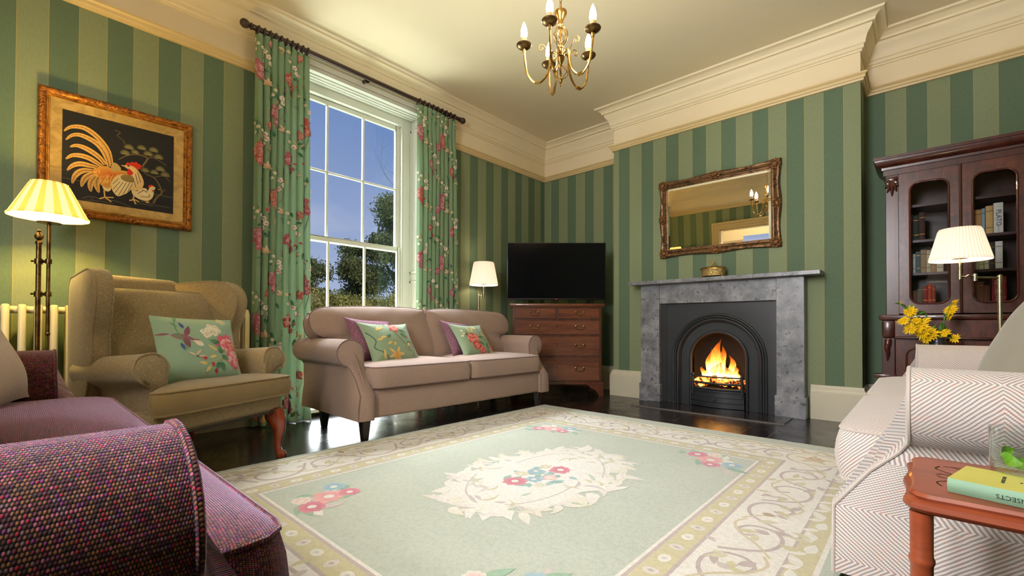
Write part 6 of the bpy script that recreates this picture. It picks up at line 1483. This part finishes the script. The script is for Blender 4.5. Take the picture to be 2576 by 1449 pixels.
tree('bushy_tree','far grey-green tree rising behind the olive green tree',tl(-2.40,33),5.5,clumps(5,16,0,0,1.9,1.6,.6,.8),M['leafA'],14000,5,.14,.10,group='garden trees')
tree('shrub','yellow-green garden shrub low at the left of the window view',tl(-2.98,17),2.4,clumps(6,14,0,0,1.75,1.2,.5,.7),M['leafC'],16000,6,.05,.05,'shrub',group='garden shrubs')
tree('shrub','yellow-green garden shrub low in the middle of the window view',tl(-2.50,18.5),2.2,clumps(7,14,0,0,1.7,1.2,.5,.7),M['leafC'],16000,7,.05,.05,'shrub',group='garden shrubs')
tree('shrub','brown-green twiggy shrub low at the right of the window view',tl(-2.2,14.5),2.2,clumps(8,12,0,0,1.7,.7,.6,.55),M['leafC'],12000,8,.05,.045,'shrub',group='garden shrubs')
tree('shrub','broad hedge shrub left of the sash window outside',(-9,-9,-.7),2.5,clumps(9,14,0,0,1.5,1.8,.6,.8),M['leafC'],4000,9,.05,.14,'shrub',group='garden shrubs')
# ================================================================ hall curtain seen in the mirror
HC=MB(); rows=[]
for i in range(8):
    z=.4+2.1*i/7; rows.append([(1.72+.34*k/30+.0,-7.40+.03*math.sin(k*1.1),z) for k in range(31)])
HC.col=S(70,130,70); HC.grid(rows); tag(build('hall_curtain',HC,M['curtain'],None,recalc=False),'dark green curtain in the hall, seen only in the mirror','curtain')
# ================================================================ lights
light('window_skylight','AREA',(-1.9,-2.7,4.6),1600,(.86,.93,1.0),sx=3.2,sy=2.0,to=(.9,-2.75,.6))
light('garden_bounce_fill','AREA',(-.85,-2.68,.15),75,(.80,1.0,.70),sx=2.0,sy=.9,to=(.75,-2.6,3.0))  # green area lamp added outside, out of view, to tint soffit and ceiling
light('near_window_fill','AREA',(2.86,-5.95,2.1),300,(.97,.97,1.0),sx=1.1,sy=1.7,to=(3.1,-3.0,1.2))  # area lamp added outside the unseen near window as fill
light('low_glare_fill','AREA',(-1.0,-2.68,.52),120,(.88,.94,1.0),sx=1.5,sy=.72,to=(1.0,-2.75,.40))  # area lamp added outside, hidden behind the sofa, to make the floor glare
light('hall_light','POINT',(1.2,-6.5,2.6),30,(1,.86,.6),.1)
light('fire_glow','POINT',(2.335,-.40,.40),3.5,(1,.36,.06),.06)
# sky
w=bpy.data.worlds.new('sky'); bpy.context.scene.world=w; w.use_nodes=True; t=w.node_tree; t.nodes.clear()
o=t.nodes.new('ShaderNodeOutputWorld'); bg=t.nodes.new('ShaderNodeBackground'); tc=t.nodes.new('ShaderNodeTexCoord'); sp=t.nodes.new('ShaderNodeSeparateXYZ')
rp=t.nodes.new('ShaderNodeValToRGB'); rp.color_ramp.elements[0].position=.0; rp.color_ramp.elements[0].color=S(176,190,220); rp.color_ramp.elements[1].position=.42; rp.color_ramp.elements[1].color=S(104,136,192)
nz=t.nodes.new('ShaderNodeTexNoise'); nz.inputs['Scale'].default_value=2.6; nz.inputs['Detail'].default_value=6; nz.inputs['Roughness'].default_value=.55
mp=t.nodes.new('ShaderNodeMapping'); mp.inputs['Scale'].default_value=(1,1,2.2); mp.inputs['Location'].default_value=(.35,.1,.0)
r2=t.nodes.new('ShaderNodeValToRGB'); r2.color_ramp.elements[0].position=.50; r2.color_ramp.elements[1].position=.72; r2.color_ramp.elements[1].color=(.75,.75,.75,1)
mx=t.nodes.new('ShaderNodeMix'); mx.data_type='RGBA'; mx.inputs[7].default_value=S(190,200,226)
L=t.links; L.new(tc.outputs['Generated'],sp.inputs[0]); L.new(sp.outputs[2],rp.inputs[0]); L.new(tc.outputs['Generated'],mp.inputs[0]); L.new(mp.outputs[0],nz.inputs['Vector']); L.new(nz.outputs[0],r2.inputs[0]); L.new(r2.outputs[0],mx.inputs[0]); L.new(rp.outputs[0],mx.inputs[6]); L.new(mx.outputs[2],bg.inputs[0]); L.new(bg.outputs[0],o.inputs[0]); bg.inputs[1].default_value=1.0
# sun for the garden only softly (from behind the house side)
light('sun','SUN',(0,0,20),4.5,(1,.95,.85),.02,to=(-14,1,10))
# ================================================================ camera
cam=bpy.data.cameras.new('camera'); co=bpy.data.objects.new('camera',cam); COL.objects.link(co); bpy.context.scene.camera=co
f_px,yaw,pitch,roll,cyy=(1139.650044, 0.736386, 0.0119, 0.002867, 805.189059)
cam.sensor_fit='HORIZONTAL'; cam.sensor_width=36; cam.lens=f_px/2576*36; cam.shift_x=0; cam.shift_y=(cyy-724.5)/2576; cam.clip_start=.02; cam.clip_end=300
fw=Vector((-math.sin(yaw),math.cos(yaw),0)); rt=Vector((math.cos(yaw),math.sin(yaw),0)); up=Vector((0,0,1))
f2=fw*math.cos(pitch)+up*math.sin(pitch); u2=up*math.cos(pitch)-fw*math.sin(pitch)
r3=rt*math.cos(roll)+u2*math.sin(roll); u3=u2*math.cos(roll)-rt*math.sin(roll)
co.matrix_world=Matrix(((r3.x,u3.x,-f2.x,3.73112),(r3.y,u3.y,-f2.y,-4.75347),(r3.z,u3.z,-f2.z,.75),(0,0,0,1)))
sc=bpy.context.scene
sc.view_settings.view_transform='Standard'; sc.view_settings.look='None'; sc.view_settings.exposure=0.0; sc.view_settings.gamma=1.0
cy=sc.cycles; cy.max_bounces=8; cy.diffuse_bounces=4; cy.glossy_bounces=4; cy.transmission_bounces=4; cy.transparent_max_bounces=24; cy.sample_clamp_indirect=4.0; cy.caustics_reflective=False; cy.caustics_refractive=False; cy.use_denoising=True
for m in bpy.data.materials: 
    if m.users==0: bpy.data.materials.remove(m)
